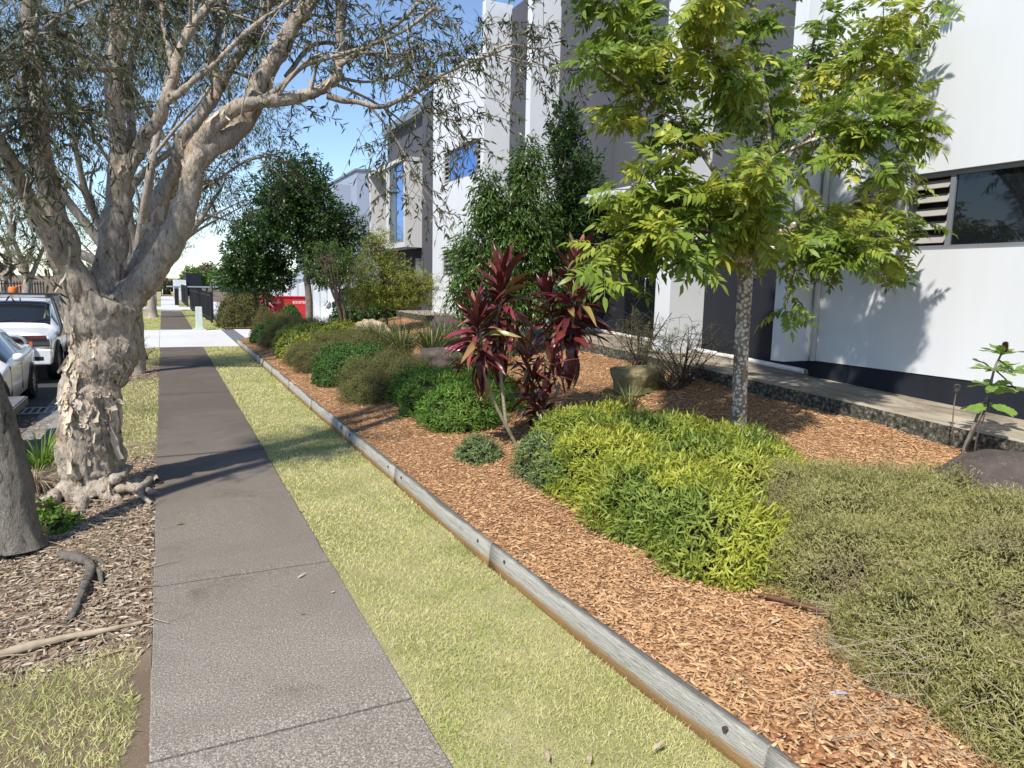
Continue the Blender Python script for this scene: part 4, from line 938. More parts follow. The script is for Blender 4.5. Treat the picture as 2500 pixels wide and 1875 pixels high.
for pi_, (pts, w0, w1) in enumerate(PL):
    P = resample(pp_(pts), 24); R = np.linspace(w0, w1, 24) / 2 * np.array([mpp(p) for p in P])
    TP.tube(P, R, 12)
    if pi_ == 0: continue
    T = nrm(np.gradient(P, axis=0)); nsub = 22 if 1 < pi_ < 12 else 30 if pi_ == 1 else 12
    for s in range(nsub + 1):
        i = 23 if s == nsub else int(8 + 15 * (s + rng.random()) / nsub); d = nrm(T[i] * .5 + rdir(1)[0] * .9 + np.array([0, 0, .15])); l = rng.uniform(.12, .6) if s < nsub else .12
        Q = twigline(P[i], d, l, .15, 6); TWP.tube(Q, np.linspace(.008, .004, 6), 5)
        nl = int(rng.integers(6, 10))
        for q in range(nl):
            j = int(rng.integers(2, 6)); CP.append(Q[j]); a = q / nl * 2 * np.pi + rng.normal(0, .3); o = np.array([math.cos(a), math.sin(a), rng.uniform(-1.0, .45)]); CD.append(nrm(d * .35 + o))
TP.build('trunk', M['lichen'], pn, True); TWP.build('twigs', M['twig'], pn, True, 'stuff')
CP = np.array(CP); CD = np.array(CD)
dist = np.linalg.norm(CP - CAM, axis=1); infr = CP[:, 2] < 5.4; order = np.argsort(dist + 50 * (~infr)); near = order[:300]; rest = order[300:]
ups = nrm(np.array([-.25, -.2, 1.]) + .8 * rdir(len(CP)))
for i in near:
    d = CD[i]; n = ups[i] - d * (ups[i] @ d); n /= np.linalg.norm(n); y = np.cross(n, d); s = rng.uniform(.75, 1.15); p = CP[i] - PB
    o = bpy.data.objects.new('leaf', PINM[int(rng.integers(0, 3))]); link(o, pn)
    o.matrix_local = Matrix(((d[0] * s, y[0] * s, n[0] * s, p[0]), (d[1] * s, y[1] * s, n[1] * s, p[1]), (d[2] * s, y[2] * s, n[2] * s, p[2]), (0, 0, 0, 1)))
A = Acc()
for q in range(3):
    ii = rest[q::3]; v, f = PINL[q]; V, FS = inst(v, [f], CP[ii], CD[ii], ups[ii], rng.uniform(.75, 1.15, len(ii))); A.add(V, FS)
A.build('crown', M['pinnate'], pn, False, 'stuff')
print('pinnate leaves', len(CP))

# ================================================================== LOW PLANTING
mound('lime_hedge', 'low lime green narrow-leaved hedge in the right foreground beside the wiry olive shrub', [(3.80, 6.15, .50, .6, .50), (3.58, 5.25, .55, .75, .55), (3.50, 4.3, .58, .75, .50), (3.42, 3.6, .48, .55, .46), (4.4, 5.7, .8, .75, .45), (4.4, 4.7, .8, .75, .42), (4.9, 5.2, .55, .8, .36), (4.35, 6.5, .55, .5, .42)],
      None, M['lime'], 680, .078, .0135, 8, .95, .45, cat='hedge', lump=.14, jit=.3)
mound('wiry_shrub', 'sprawling wiry olive shrub filling the bottom right corner', [(3.85, 2.85, .52, .55, .40), (4.4, 3.3, .65, .6, .44), (5.05, 3.35, .6, .6, .40), (3.55, 2.1, .52, .5, .30), (4.3, 2.35, .75, .6, .43), (5.1, 2.5, .8, .7, .42), (3.35, 1.5, .42, .45, .2), (4.05, 1.5, .7, .55, .34), (5.0, 1.6, .8, .6, .4), (4.55, 3.95, .45, .35, .36)],
      None, M['olive'], 2600, .034, .0048, 9, .95, .5, lump=.2, stemmat=M['drytwig'], jit=.8)
WS = bpy.context.scene.objects['wiry_shrub']; A = Acc()
for q in range(520):
    u, v = rng.uniform(1950, 2500), rng.uniform(1350, 1875)
    if rng.random() > .25 + .75 * (fbm(np.array([[u / 150., v / 150., 3.]]), 2, 4)[0] > .1): continue
    c0 = bed(u, v + 90); c0[2] += rng.uniform(.12, .34); d = nrm(np.array([rng.normal(), rng.normal() - .3, rng.normal() * .35])); A.tube(twigline(c0, d, rng.uniform(.08, .28), .1, 5), np.linspace(.0022, .0012, 5), 3)
A.build('dry_twigs', M['drytwig'], WS, False, 'stuff')
mound('green_hedge', 'rounded mid green narrow-leaved hedge left of the red cordylines', [(3.48, 8.5, .56, .62, .50), (3.52, 9.4, .60, .75, .52), (3.62, 10.3, .6, .65, .48), (4.15, 9.4, .6, .9, .44)], None, M['mid'], 520, .07, .013, 7, .9, .3, cat='hedge')
mound('silver_shrub', 'small silvery green shrub at the foot of the pale cordyline stems', [(3.0, 6.85, .25, .27, .24)], None, M['silver'], 1100, .05, .011, 6, .8, .5)
mound('silver_shrub', 'grey-green shrub tucked against the left end of the lime hedge', [(3.28, 5.95, .27, .36, .40), (3.2, 5.6, .2, .25, .3)], None, M['silver'], 900, .05, .011, 6, .8, .5)
OL = dict(leaf=None, mat=M['oliveD'], dens=1500, L=.04, Wd=.006, k=7, spread=.9, up=.5, lump=.2, stemmat=M['twigdark'], jit=.8)
mound('olive_shrub', 'dull olive fine-leaved shrub between the green hedge and the small dark hedge', [(2.95, 11.0, .48, .6, .38), (3.2, 11.9, .55, .75, .50), (3.65, 11.4, .55, .7, .50), (3.8, 12.5, .5, .6, .46)], **OL)
mound('box_hedge', 'small-leaved dark green hedge mound midway along the bed', [(2.92, 13.2, .48, .75, .46), (3.15, 14.2, .52, .7, .54), (3.55, 13.6, .5, .65, .55)], None, M['box'], 900, .035, .018, 6, .8, .5, cat='hedge')
mound('olive_shrub', 'browner olive shrub beyond the small dark hedge mound', [(2.92, 15.2, .5, .75, .48), (3.4, 15.9, .62, .85, .62), (3.9, 15.3, .6, .75, .6), (2.85, 16.5, .45, .65, .42), (4.2, 16.4, .6, .7, .6)], **OL)
mound('lime_hedge', 'distant yellow-lime hedge mound beneath the thin-stemmed trees', [(2.95, 18.0, .5, .9, .54), (3.45, 18.9, .62, 1.0, .62), (4.1, 18.9, .65, .9, .6), (3.1, 19.8, .5, .7, .56)], None, M['lime'], 500, .055, .022, 6, .8, .5, cat='hedge')
mound('olive_shrub', 'olive shrub near the driveway end of the bed', [(2.88, 21.0, .48, .8, .56), (3.4, 21.7, .6, .8, .66), (3.9, 20.8, .6, .8, .6)], **OL)
mound('box_hedge', 'last small green hedge mound before the driveway', [(2.75, 22.7, .42, .65, .5), (3.15, 23.3, .5, .6, .55), (3.6, 22.8, .5, .6, .55)], None, M['box'], 800, .04, .02, 6, .8, .5, cat='hedge')
mound('olive_shrub', 'taller brown-olive shrub at the corner of the drain grate', [(2.95, 24.2, .4, .45, .85), (3.4, 24.5, .45, .4, .7)], **OL)
mound('round_shrub', 'large rounded olive shrub across the driveway before the black fence', [(3.05, 33.2, .95, .9, 1.5), (2.75, 33.0, .7, .7, 1.1), (3.5, 33.4, .7, .7, 1.2)], None, M['oliveD'], 420, .09, .022, 8, .8, .5, zf=lambda x, y: .05)
mound('small_shrub', 'small round green shrub in front of the red cabinet doors', [(4.75, 30.6, .45, .4, .75), (4.3, 30.5, .4, .4, .5)], None, M['box'], 600, .06, .03, 6, .8, .5, zf=lambda x, y: .3)
mound('leafy_shrub', 'bright green leafy shrub under the low dark tree', [(3.9, 34.5, .6, .6, 2.4), (3.6, 34.3, .6, .5, 1.5)], None, M['mid'], 300, .1, .045, 7, .8, .5, zf=lambda x, y: .05)
mound('hedge_row', 'dark green hedge in shade behind the thin-stemmed small tree', [(5.75, 24.4, .6, .6, 1.5), (6.6, 24.2, .8, .6, 1.5), (7.3, 24.3, .6, .6, 1.0)], None, M['dark'], 260, .09, .04, 7, .8, .5, zf=lambda x, y: .3)
for (x, y, n, L, lab) in ((4.35, 14.0, 230, 1.1, 'big strappy grass clump beside the tan boulder'), (4.8, 13.4, 230, 1.0, 'strappy grass clump left of the dark upright boulder'), (5.3, 14.1, 200, 1.0, 'strappy grass clump directly before the dark upright boulder'), (4.25, 15.6, 170, 1.0, 'strappy grass clump half hidden behind the olive shrub'), (4.75, 11.3, 150, .8, 'arching strappy grass in front of the dark flat rock'), (5.5, 11.6, 70, .7, 'strappy grass between the dark flat rock and the cordyline'), (5.3, 7.35, 130, .52, 'low strappy grass at the back of the lime hedge')):
    strap_clump('strappy_grass', lab, (x, y, zb(x, y)), n, L, .019 if L > .6 else .01, M['olivestrap'], spread=.75, arch=.6)
strap_clump('grass_tuft', 'bright green grass tuft behind the paperbark trunk at the kerb', (-1.30, 9.25, -.1), 90, .60, .016, M['greentuft'], spread=.8, arch=.6)
for (x, y, n, L, lab) in ((-1.25, 8.45, 260, .42, 'dead straw-coloured grass clump between the two trunks'), (-1.0, 8.75, 180, .40, 'dead grass clump against the left side of the paperbark trunk')):
    strap_clump('dead_grass', lab, (x, y, -.09), n, L, .007, M['deadgrass'], spread=1.1, arch=.85)
mound('weed_patch', 'small leafy green weeds at the foot of the leaning grey trunk', [(-.92, 7.1, .2, .25, .12), (-1.15, 7.6, .2, .2, .1)], None, M['mid'], 500, .05, .03, 4, .8, .4, cat='weeds', zf=lambda x, y: -.08, stems=False)

# ------------------------------------------------------------------ boulders
def boulder(label, c, r, mat, seed, square=0., name='boulder', rz=0., flat=.3):
    import bmesh
    bm = bmesh.new(); bmesh.ops.create_icosphere(bm, subdivisions=5, radius=1); V = np.array([v.co[:] for v in bm.verts]); F = np.array([[v.index for v in f.verts] for f in bm.faces]); bm.free()
    if square: V = np.sign(V) * np.abs(V) ** (1 - square); V = V / np.maximum(1, 0 * V + 1)
    V = V * (1 + .16 * fbm(V * 1.1 + seed, 3, seed)[:, None] + .04 * fbm(V * 5 + seed, 3, seed + 2)[:, None])
    V[:, 2] = np.where(V[:, 2] < -flat, -flat + (V[:, 2] + flat) * .3, V[:, 2])
    ca, sa = math.cos(rz), math.sin(rz); V = V * np.array(r); V = np.stack([V[:, 0] * ca - V[:, 1] * sa, V[:, 0] * sa + V[:, 1] * ca, V[:, 2]], 1)
    o = bpy.data.objects.new(name, mesh_np(name, V, [F], mat, True)); link(o); o.location = c; return tag(o, label, 'rock')
boulder('tan sandstone boulder among strappy grass under the yellow-green tree', (4.55, 17.0, zb(4.55, 17) + .22), (.42, .42, .46), M['sandstone'], 1, .25)
boulder('dark upright mossy boulder beside the white wall corner', (5.75, 15.2, zb(5.7, 15.2) + .2), (.30, .34, .46), M['darkrock'], 2, .3)
boulder('dark flat-topped rock behind the green hedge', (4.65, 12.2, zb(4.65, 12.2) + .08), (.55, .45, .34), M['darkrock'], 3, .25)
boulder('squared mossy sandstone block between cordyline and bare shrub', (6.15, 8.35, zb(6.15, 8.35) + .10), (.40, .26, .26), M['mossstone'], 4, .55, rz=.3)
boulder('big dark smooth rock at the right edge behind the wiry shrub', (6.05, 3.15, zb(6.05, 3.15) + .06), (.62, .58, .34), M['darkrock'], 5, .1)

# ------------------------------------------------------------------ red cordylines
def cordleaf(L, Wd, arch, seed):
    r = np.random.default_rng(seed); n = 9; V = []; F = []
    for i, t in enumerate(np.linspace(0, 1, n)):
        w = Wd * (.16 + .84 * math.sin(math.pi * min(1, max(0, (t - .12) / .88)) ** .8)) if t > .12 else Wd * .16
        w = max(w, .003) if i < n - 1 else .002
        z = -arch * L * t ** 2.3; fold = .22 * w * (1 - t * .6); tw = .25 * r.normal() * t
        for s in (-1, -.5, 0, .5, 1): V.append((L * t * (1 - .25 * arch * t), s * w / 2, z + fold * abs(s) + tw * s * w * .5 + .006 * math.sin(9 * t + 3 * s + seed)))
    for i in range(n - 1):
        for j in range(4): p = i * 5 + j; F.append((p, p + 1, p + 6, p + 5))
    return mesh_np('leaf', np.array(V), [np.array(F)], M['cord'], True)
CLM = [cordleaf(l, w, a, s) for l, w, a, s in ((.52, .092, .15, 1), (.55, .10, .45, 2), (.48, .105, .8, 3), (.50, .095, .3, 4), (.42, .11, 1.1, 5), (.58, .09, .55, 6))]
def placeleaf(me, root, p, d, up, s, nm='leaf'):
    d = np.array(d, float); d /= np.linalg.norm(d); n = np.array(up, float); n = n - d * (n @ d); n /= max(1e-6, np.linalg.norm(n)); y = np.cross(n, d); p = np.array(p) - wloc(root)
    o = bpy.data.objects.new(nm, me); link(o, root)
    o.matrix_local = Matrix(((d[0] * s, y[0] * s, n[0] * s, p[0]), (d[1] * s, y[1] * s, n[1] * s, p[1]), (d[2] * s, y[2] * s, n[2] * s, p[2]), (0, 0, 0, 1))); return o
def head(root, c, axis, n, s, h=.35, droopers=6):
    """whorl of sword leaves: upright ones at the top, arching then hanging ones lower down"""
    axis = np.array(axis, float); axis /= np.linalg.norm(axis)
    for q in range(n):
        t = q / n; a = q * 2.399 + rng.normal(0, .2); el = math.radians(82 - 92 * t ** .8 + rng.normal(0, 10))
        o = np.array([math.cos(a), math.sin(a), 0]); d = o * math.cos(el) + axis * math.sin(el)
        m = CLM[[0, 0, 3, 1, 5, 1, 2, 3][int(min(7, t * 8))]]
        placeleaf(m, root, np.array(c) + axis * h * (.25 - t) * s, d, axis * .9 + o * (-.4) + .35 * rng.normal(size=3), s * rng.uniform(.7, 1.1))
    for q in range(droopers):
        a = rng.uniform(0, 6.28); o = np.array([math.cos(a), math.sin(a), 0]); placeleaf(CLM[int(rng.choice([2, 4]))], root, np.array(c) - axis * h * s * rng.uniform(.7, 1.2), o * .9 + np.array([0, 0, -.75]), np.array([0, 0, 1.]) + o * .5, s * rng.uniform(.6, .9))
def stem(root, P, r0, r1, mat=None):
    P = resample(P, 22); V, Q, _ = tube_np(P, np.linspace(r0, r1, 22) * (1 + .06 * np.sin(np.arange(22) * 2.2)), 10); big('stem', V, [Q], mat or M['cordstem'], root, True)
b1 = bed(1262, 1090); c1 = empty('cordyline', tuple(b1), 'burgundy cordyline with two pale bent stems and green-streaked lower leaves', 'shrub')
y = b1[1]
stem(c1, [gy(1262, 1090, y), gy(1232, 1032, y), gy(1200, 967, y), gy(1180, 902, y), gy(1175, 837, y), gy(1172, 790, y)], .020, .016)
stem(c1, [gy(1236, 1040, y), gy(1226, 950, y + .05), gy(1219, 885, y + .08), gy(1212, 794, y + .1), gy(1222, 740, y + .1)], .020, .016)
head(c1, gy(1168, 800, y), (-.15, -.1, 1), 58, .86, .50, 14); head(c1, gy(1226, 715, y + .1), (.05, 0, 1), 64, 1.0, .55, 12)
b2 = bed(1335, 1030); c2 = empty('cordyline', tuple(b2), 'taller burgundy cordyline with a leaning ringed stem, right of its twin', 'shrub'); y = b2[1] - .1
stem(c2, [gy(1336, 1030, y), gy(1362, 950, y), gy(1388, 869, y), gy(1395, 804, y), gy(1403, 740, y), gy(1406, 690, y)], .026, .018)
head(c2, gy(1405, 700, y), (.05, 0, 1), 84, 1.08, .75, 18); head(c2, gy(1345, 760, y + .25), (-.2, .1, 1), 50, .9, .6, 10)
stem(c2, [gy(1330, 1035, y + .1), gy(1325, 960, y + .2), gy(1335, 860, y + .25), gy(1345, 780, y + .25)], .018, .014)
b3 = bed(1318, 1062); c3 = empty('cordyline', tuple(b3), 'short dark cordyline shoots low between the two taller ones', 'shrub'); y = b3[1]
for (u, v, s, n) in ((1300, 940, .75, 34), (1325, 990, .66, 34), (1285, 880, .66, 26), (1345, 900, .66, 26)):
    stem(c3, [gy(1318, 1062, y), gy((u + 1318) / 2, (v + 1062) / 2, y), gy(u, v, y + .1)], .012, .01, M['twigdark']); head(c3, gy(u, v, y + .1), (0, 0, 1), n, s, .5, 3)
b4 = (4.15, 33.4, .3); c4 = empty('cordyline', b4, 'pinkish red cordyline half covering the first word on the red cabinet', 'shrub'); stem(c4, [b4, (4.12, 33.4, .8), (4.1, 33.4, 1.25)], .03, .025); head(c4, (4.1, 33.4, 1.45), (0, 0, 1), 40, 1.35, .5, 4)

# ------------------------------------------------------------------ banksia at right
bb = bed(2345, 1135); bk = empty('banksia', tuple(bb), 'young banksia with broad toothed green leaves and brown seed cone by the apron', 'shrub'); y = bb[1]
def bankleaf(L, Wd, seed):
    r = np.random.default_rng(seed); n = 15; V = []; F = []
    for i, t in enumerate(np.linspace(0, 1, n)):
        w = Wd * (.12 + .88 * math.sin(math.pi * t ** 1.35 * .93 + .06)) * (1 + (.10 if i % 2 else -.06)); z = -.10 * L * t ** 2
        for s in (-1, -.45, 0, .45, 1): V.append((L * t, s * w / 2, z + .10 * w * abs(s) + .005 * math.sin(14 * t + 2 * s)))
    for i in range(n - 1):
        for j in range(4): p = i * 5 + j; F.append((p, p + 1, p + 6, p + 5))
    return mesh_np('leaf', np.array(V), [np.array(F)], M['banksia'], True)
BKM = [bankleaf(.27, .085, 1), bankleaf(.23, .09, 2), bankleaf(.19, .08, 3)]
tr = [gy(2345, 1135, y), gy(2352, 1100, y), gy(2385, 1020, y), gy(2412, 960, y), gy(2428, 900, y), gy(2442, 870, y), gy(2450, 850, y)]
stem(bk, tr, .017, .009, M['greybark']); stem(bk, [gy(2352, 1105, y), gy(2375, 1060, y - .05), gy(2400, 1010, y - .06), gy(2418, 975, y - .05)], .009, .006, M['twigdark']); stem(bk, [gy(2378, 1150, y - .12), gy(2382, 1080, y - .1), gy(2402, 1020, y - .08), gy(2408, 985, y - .06)], .008, .006, M['twigdark'])
for (u, v, n, el) in ((2408, 985, 7, -.35), (2422, 940, 8, -.05), (2432, 905, 9, .2), (2446, 866, 7, .35), (2475, 905, 6, .1), (2480, 950, 5, -.1)):
    c = gy(u, v, y - .02)
    for q in range(n):
        a = q / n * 6.283 + rng.normal(0, .25); o = np.array([math.cos(a), math.sin(a), el + rng.normal(0, .22)]); placeleaf(BKM[int(rng.integers(0, 3))], bk, c, o, np.array([0, 0, 1.]) + .25 * rng.normal(size=3), rng.uniform(.85, 1.1))
stem(bk, [gy(2432, 905, y), gy(2460, 930, y - .03), gy(2480, 950, y - .05)], .007, .006, M['twigdark']); stem(bk, [gy(2440, 880, y), gy(2475, 905, y)], .007, .006, M['twigdark'])
def cone(root, c, r, h, mat, nm):
    A = Acc(); n = 330; i = np.arange(n); t = (i + .5) / n; a = i * 2.39996; z = h * t; rr = r * np.sqrt(np.clip(1 - (2 * t - 1) ** 6, .05, 1)) * (1 - .12 * t)
    P = np.array(c) + np.stack([np.cos(a) * rr * .9, np.sin(a) * rr * .9, z], 1); D = np.stack([np.cos(a), np.sin(a), .5 + .6 * t], 1)
    V, FS = inst(BLADE[0], BLADE[1], P - nrm(D) * r * .2, D, np.array([0, 0, 1.]) + 0 * D, r * .62, r * .3); A.add(V, FS); A.tube(np.array([np.array(c) + np.array([0, 0, q]) for q in np.linspace(0, h * .97, 6)]), np.array([.5, .85, .9, .85, .7, .2]) * r, 10)
    A.build(nm, mat, root, False)
cone(bk, gy(2452, 862, y), .030, .105, M['cone'], 'seed_cone')
bf = bed(2332, 1095); b5 = empty('banksia_stalk', tuple(bf), 'bare banksia stalk carrying one old grey seed cone', 'shrub'); y = bf[1]
stem(b5, [gy(2332, 1095, y), gy(2326, 1050, y), gy(2328, 1000, y), gy(2334, 958, y)], .006, .006, M['twig']); cone(b5, gy(2335, 960, y), .028, .085, M['greycone'], 'seed_cone')

# ------------------------------------------------------------------ half bare grevilleas against the dark wall
def bare_shrub(label, base, n, H, spread, nl, seed, dens=10):
    root = empty('bare_shrub', tuple(base), label, 'shrub'); A = Acc(); NP, ND = [], []; base = np.array(base)
    for q in range(n):
        a = rng.uniform(0, 6.28); s = spread * rng.uniform(.3, 1.1); d = nrm(np.array([math.cos(a) * s, math.sin(a) * s * .7, 1.])); l = H * rng.uniform(.6, 1.05); P = twigline(base + rng.normal(0, .05, 3) * np.array([1, 1, 0]), d, l, .12, 9); A.tube(P, np.linspace(.011, .004, 9), 5)
        for w in range(nl):
            i = int(rng.integers(3, 9)); dd = nrm(d * .5 + rdir(1)[0] * .8); l2 = l * rng.uniform(.15, .4); Q = twigline(P[i], dd, l2, .2, 6); A.tube(Q, np.linspace(.005, .0018, 6), 4)
            for z in range(2):
                dz_ = nrm(dd * .5 + rdir(1)[0] * .9); Z = twigline(Q[int(rng.integers(2, 6))], dz_, l2 * .5, .2, 4); A.tube(Z, np.linspace(.003, .0012, 4), 3)
                if rng.random() < .6: NP.append(Z[-1] + rng.normal(0, .02, (dens, 3))); ND.append(nrm(dz_ + .9 * rdir(dens)))
    A.build('branches', M['twigdark'], root, True)
    if NP:
        NP = np.concatenate(NP); ND = np.concatenate(ND); V, FS = inst(NEEDLE[0], NEEDLE[1], NP, ND, rdir(len(NP)), .075 * rng.uniform(.6, 1.2, len(NP)), .005); big('foliage', V, FS, M['grev'], root, False, 'stuff')
bare_shrub('half bare dark shrub with wispy needles left of the spotted trunk', bed(1670, 935), 18, 1.3, 1.0, 6, 1, 14)
bare_shrub('twiggy half bare shrub in front of the glass door', bed(1560, 895), 16, 1.25, .95, 6, 2, 14)
bare_shrub('low tangle of dead twigs beside the mossy sandstone block', bed(1640, 950), 26, .55, 1.5, 5, 3, 0 + 1)
bare_shrub('sparse young shrub with open branches before the white wall corner', (6.25, 17.2, .74), 9, 1.35, .9, 5, 4, 10)
bare_shrub('low twiggy weed beside the second paperbark at the driveway edge', (-.45, 20.6, -.03), 12, .75, .9, 4, 6, 4)

# ================================================================== GRASS, CHIPS, LITTER
def blades(xs, ys, zf, L, w, mat, name, lean=.75):
    n = len(xs); P = np.stack([xs, ys, zf], 1); D = nrm(np.array([0, 0, 1.]) + lean * rng.normal(size=(n, 3)) * np.array([1, 1, .25]))
    V, FS = inst(BLADE[0], BLADE[1], P, D, rdir(n), L, w); o = big(name, V, FS, mat, None, False, 'stuff'); return o
def scatter(y0, y1, dens, xa, xb, ref=3.0, p=1.6):
    ys_ = []; 
    for a in np.arange(y0, y1, .5):
        b = min(a + .5, y1); m = (a + b) / 2; wd = float(xb(m) - xa(m)); n = int(dens * wd * (b - a) * min(1., (ref / max(m, .5)) ** p)); ys_.append(rng.uniform(a, b, n))
    Y = np.concatenate(ys_); X = xa(Y) + (xb(Y) - xa(Y)) * rng.random(len(Y)); return X, Y
c_ = lambda v: (lambda y: 0 * np.asarray(y, float) + v)
X, Y = scatter(1.6, 24, 9500, c_(1.055), lambda y: xt(y) + .0)
gw = np.maximum(.0042, .0012 * Y); gL = .034 * rng.uniform(.5, 1.3, len(X)) * (1 + .0 * Y); print('lawn', len(X))
edge = np.clip((X - 1.06) / .05, 0, 1)
tag(blades(X, Y, np.full(len(X), -.012), gL * (.55 + .45 * edge), gw, M['grass'], 'lawn_grass'), 'short patchy green and straw lawn strip between footpath and timber edging', 'grass')
X, Y = scatter(2.4, 4.45, 8000, c_(-1.6), c_(-.2)); kk = (X > -1.25 - .0 * Y) & (X < -.21 + .03 * np.sin(Y * 9)); X, Y = X[kk], Y[kk]
tag(blades(X, Y, vergez(X) - .01, .045 * rng.uniform(.5, 1.3, len(X)), .0046, M['grass'], 'lawn_grass', .9), 'short green and brown grass at the bottom left corner beside the footpath', 'grass')
X, Y = scatter(9.3, 23.9, 5000, c_(-1.46), c_(-.145), 6); kk = ~((np.hypot(X + .6, (Y - 17.7) / 1.6) < .75)); X, Y = X[kk], Y[kk]
tag(blades(X, Y, vergez(X) - .01, .036 * rng.uniform(.5, 1.3, len(X)), np.maximum(.005, .0010 * Y), M['grass'], 'lawn_grass'), 'dry yellow verge lawn behind the paperbark trunk', 'grass')
X, Y = scatter(32, 51.8, 2600, c_(1.07), c_(2.2), 14); X2, Y2 = scatter(32, 51.8, 2600, c_(-1.46), c_(-.15), 14); X, Y = np.r_[X, X2], np.r_[Y, Y2]
tag(blades(X, Y, np.where(X < 0, vergez(X), 0) - .01, .045 * rng.uniform(.5, 1.3, len(X)), .0011 * Y, M['grass'], 'lawn_grass'), 'distant sunlit lawn strips either side of the path past the driveway', 'grass')
# mulch chips
X, Y = scatter(.8, 24, 3300, lambda y: xt(y) + .06, c_(7.2), 3.4, 1.9); print('chips', len(X))
d2 = np.hypot(X, Y); order = np.argsort(d2); pr = ROT.T @ (np.stack([X, Y, bedz(X, Y)]) - CAM[:, None]); vis = (np.abs(pr[0] / pr[2]) < .74) & (pr[1] / pr[2] < .55)
Zc = bedn(X, Y); n = len(X); cl = .025 * rng.lognormal(0, .5, n) * np.maximum(1, (d2 / 9) ** .7); cw = .0085 * rng.lognormal(0, .42, n) * np.maximum(1, (d2 / 9) ** .7)
a = rng.uniform(0, 2 * np.pi, n); D = np.stack([np.cos(a), np.sin(a), rng.normal(0, .22, n)], 1); N = np.array([0, 0, 1.]) + .38 * rng.normal(size=(n, 3)); P = np.stack([X, Y, Zc + rng.uniform(.0, .012, n)], 1)
nearv = [i for i in order if vis[i] and X[i] < 3.2][:300]; mask = np.ones(n, bool); mask[nearv] = False
V, FS = inst(CHIP[0], CHIP[1], P[mask], D[mask], N[mask], cl[mask], cw[mask]); big('bark_chips', V, FS, M['chip'], gb, False, 'stuff')
CHM = []
for q in range(6):
    v, f = inst(CHIP[0], CHIP[1], [[0, 0, 0]], [[1, 0, 0]], [[0, 0, 1]], [.032 * (1 + .25 * q * .5)], [.009 + .0025 * q]); m_ = plain('single_bark_chip', [(.27, .13, .06), (.40, .22, .10), (.46, .27, .14), (.54, .36, .20), (.20, .09, .045), (.34, .17, .08)][q], .85, .1, .2, 30); CHM.append(mesh_np('bark_chip', v, f, m_))
for i in nearv: placeleaf(CHM[int(rng.integers(0, 6))], gb, P[i] + np.array([0, 0, .006]), D[i], N[i], rng.uniform(.7, 1.3), 'bark_chip')
# leaf litter under the trees
def litter(X, Y, name, lab, Z, L=.06):
    n = len(X); a = rng.uniform(0, 2 * np.pi, n); D = np.stack([np.cos(a), np.sin(a), rng.normal(0, .15, n)], 1)
    V, FS = inst(LEAF[0], LEAF[1], np.stack([X, Y, Z + rng.uniform(.002, .02, n)], 1), D, np.array([0, 0, 1.]) + .5 * rng.normal(size=(n, 3)), L * rng.uniform(.5, 1.4, n), .014 * rng.uniform(.5, 1.3, n))
    return tag(big(name, V, FS, M['litter'], None, False, 'stuff'), lab, 'leaf litter')
X, Y = scatter(4.3, 10.2, 2300, c_(-1.75), c_(-.15), 6.5, .6); kk = (X > -1.46); X, Y = X[kk], Y[kk]
litter(X, Y, 'leaf_litter', 'dry brown leaf litter round the paperbark roots left of the footpath', vergez(X) - .01)
X, Y = scatter(16.2, 20.2, 500, c_(-1.4), c_(-.16), 20); litter(X, Y, 'leaf_litter', 'brown leaf litter at the foot of the second paperbark', vergez(X) - .01, .09)
X, Y = scatter(8.5, 14, 420, c_(-2.3), c_(-1.64), 20); litter(X, Y, 'leaf_litter', 'straw coloured leaf litter lying in the street gutter', np.full(len(X), RZ + .005), .07)
A = Acc()                                                 # shed twigs and bark ribbons in the litter
for q in range(260):
    x, y = rng.uniform(-1.45, -.17), rng.uniform(4.4, 10); a = rng.uniform(0, 6.28); l = rng.uniform(.08, .35); d = np.array([math.cos(a), math.sin(a), .03])
    A.tube(twigline(np.array([x, y, float(vergez(x)) + .008]), d, l, 0, 5), np.linspace(.005, .002, 5) * rng.uniform(.5, 1.2), 4)
tag(A.build('shed_twigs', M['drytwig'], None, True, 'stuff'), 'thin shed twigs strewn through the leaf litter', 'twigs')
# surface root, fallen stick
def woody(name, lab, pts, r0, r1, mat, cat, side=()):
    root = empty(name, tuple(pts[0]), lab, cat); P = resample(pts, 26); R = np.linspace(r0, r1, 26) * (1 + .18 * fbm(np.stack([np.arange(26) * .5, np.full(26, r0 * 99), np.zeros(26)], 1), 2, 3)); V, Q, _ = tube_np(P, R, 12); nn = nrm(V - np.repeat(P, 12, 0)); V = V + nn * (.25 * r0 * fbm(V * np.array([30, 14, 30]), 3, 8))[:, None]; big('wood', V, [Q], mat, root, True)
    for s in side: V, Q, _ = tube_np(resample(s, 14), np.linspace(r0 * .6, r1 * .5, 14), 8); big('offshoot', V, [Q], mat, root, True)
vzp = lambda u, v, h=.02: (lambda p: np.array([p[0], p[1], float(vergez(p[0])) + h]))(gz(u, v, -.05))
woody('exposed_root', 'twisted grey surface root snaking through the leaf litter', [vzp(150, 1350, .0), vzp(195, 1375, .03), vzp(225, 1400, .04), vzp(205, 1450, .035), vzp(190, 1490, .02), vzp(165, 1520, -.01)], .04, .02, M['greybark'], 'root', [[vzp(225, 1400, .03), vzp(245, 1410, .02), vzp(250, 1440, .0)], [vzp(195, 1370), vzp(240, 1375, .015), vzp(260, 1390, 0)]])
woody('fallen_stick', 'long weathered stick lying on the edge of the lawn at bottom left', [vzp(-120, 1625, .012), vzp(0, 1598, .02), vzp(120, 1575, .022), vzp(230, 1562, .022), vzp(350, 1545, .018)], .028, .014, M['drytwig'], 'stick')
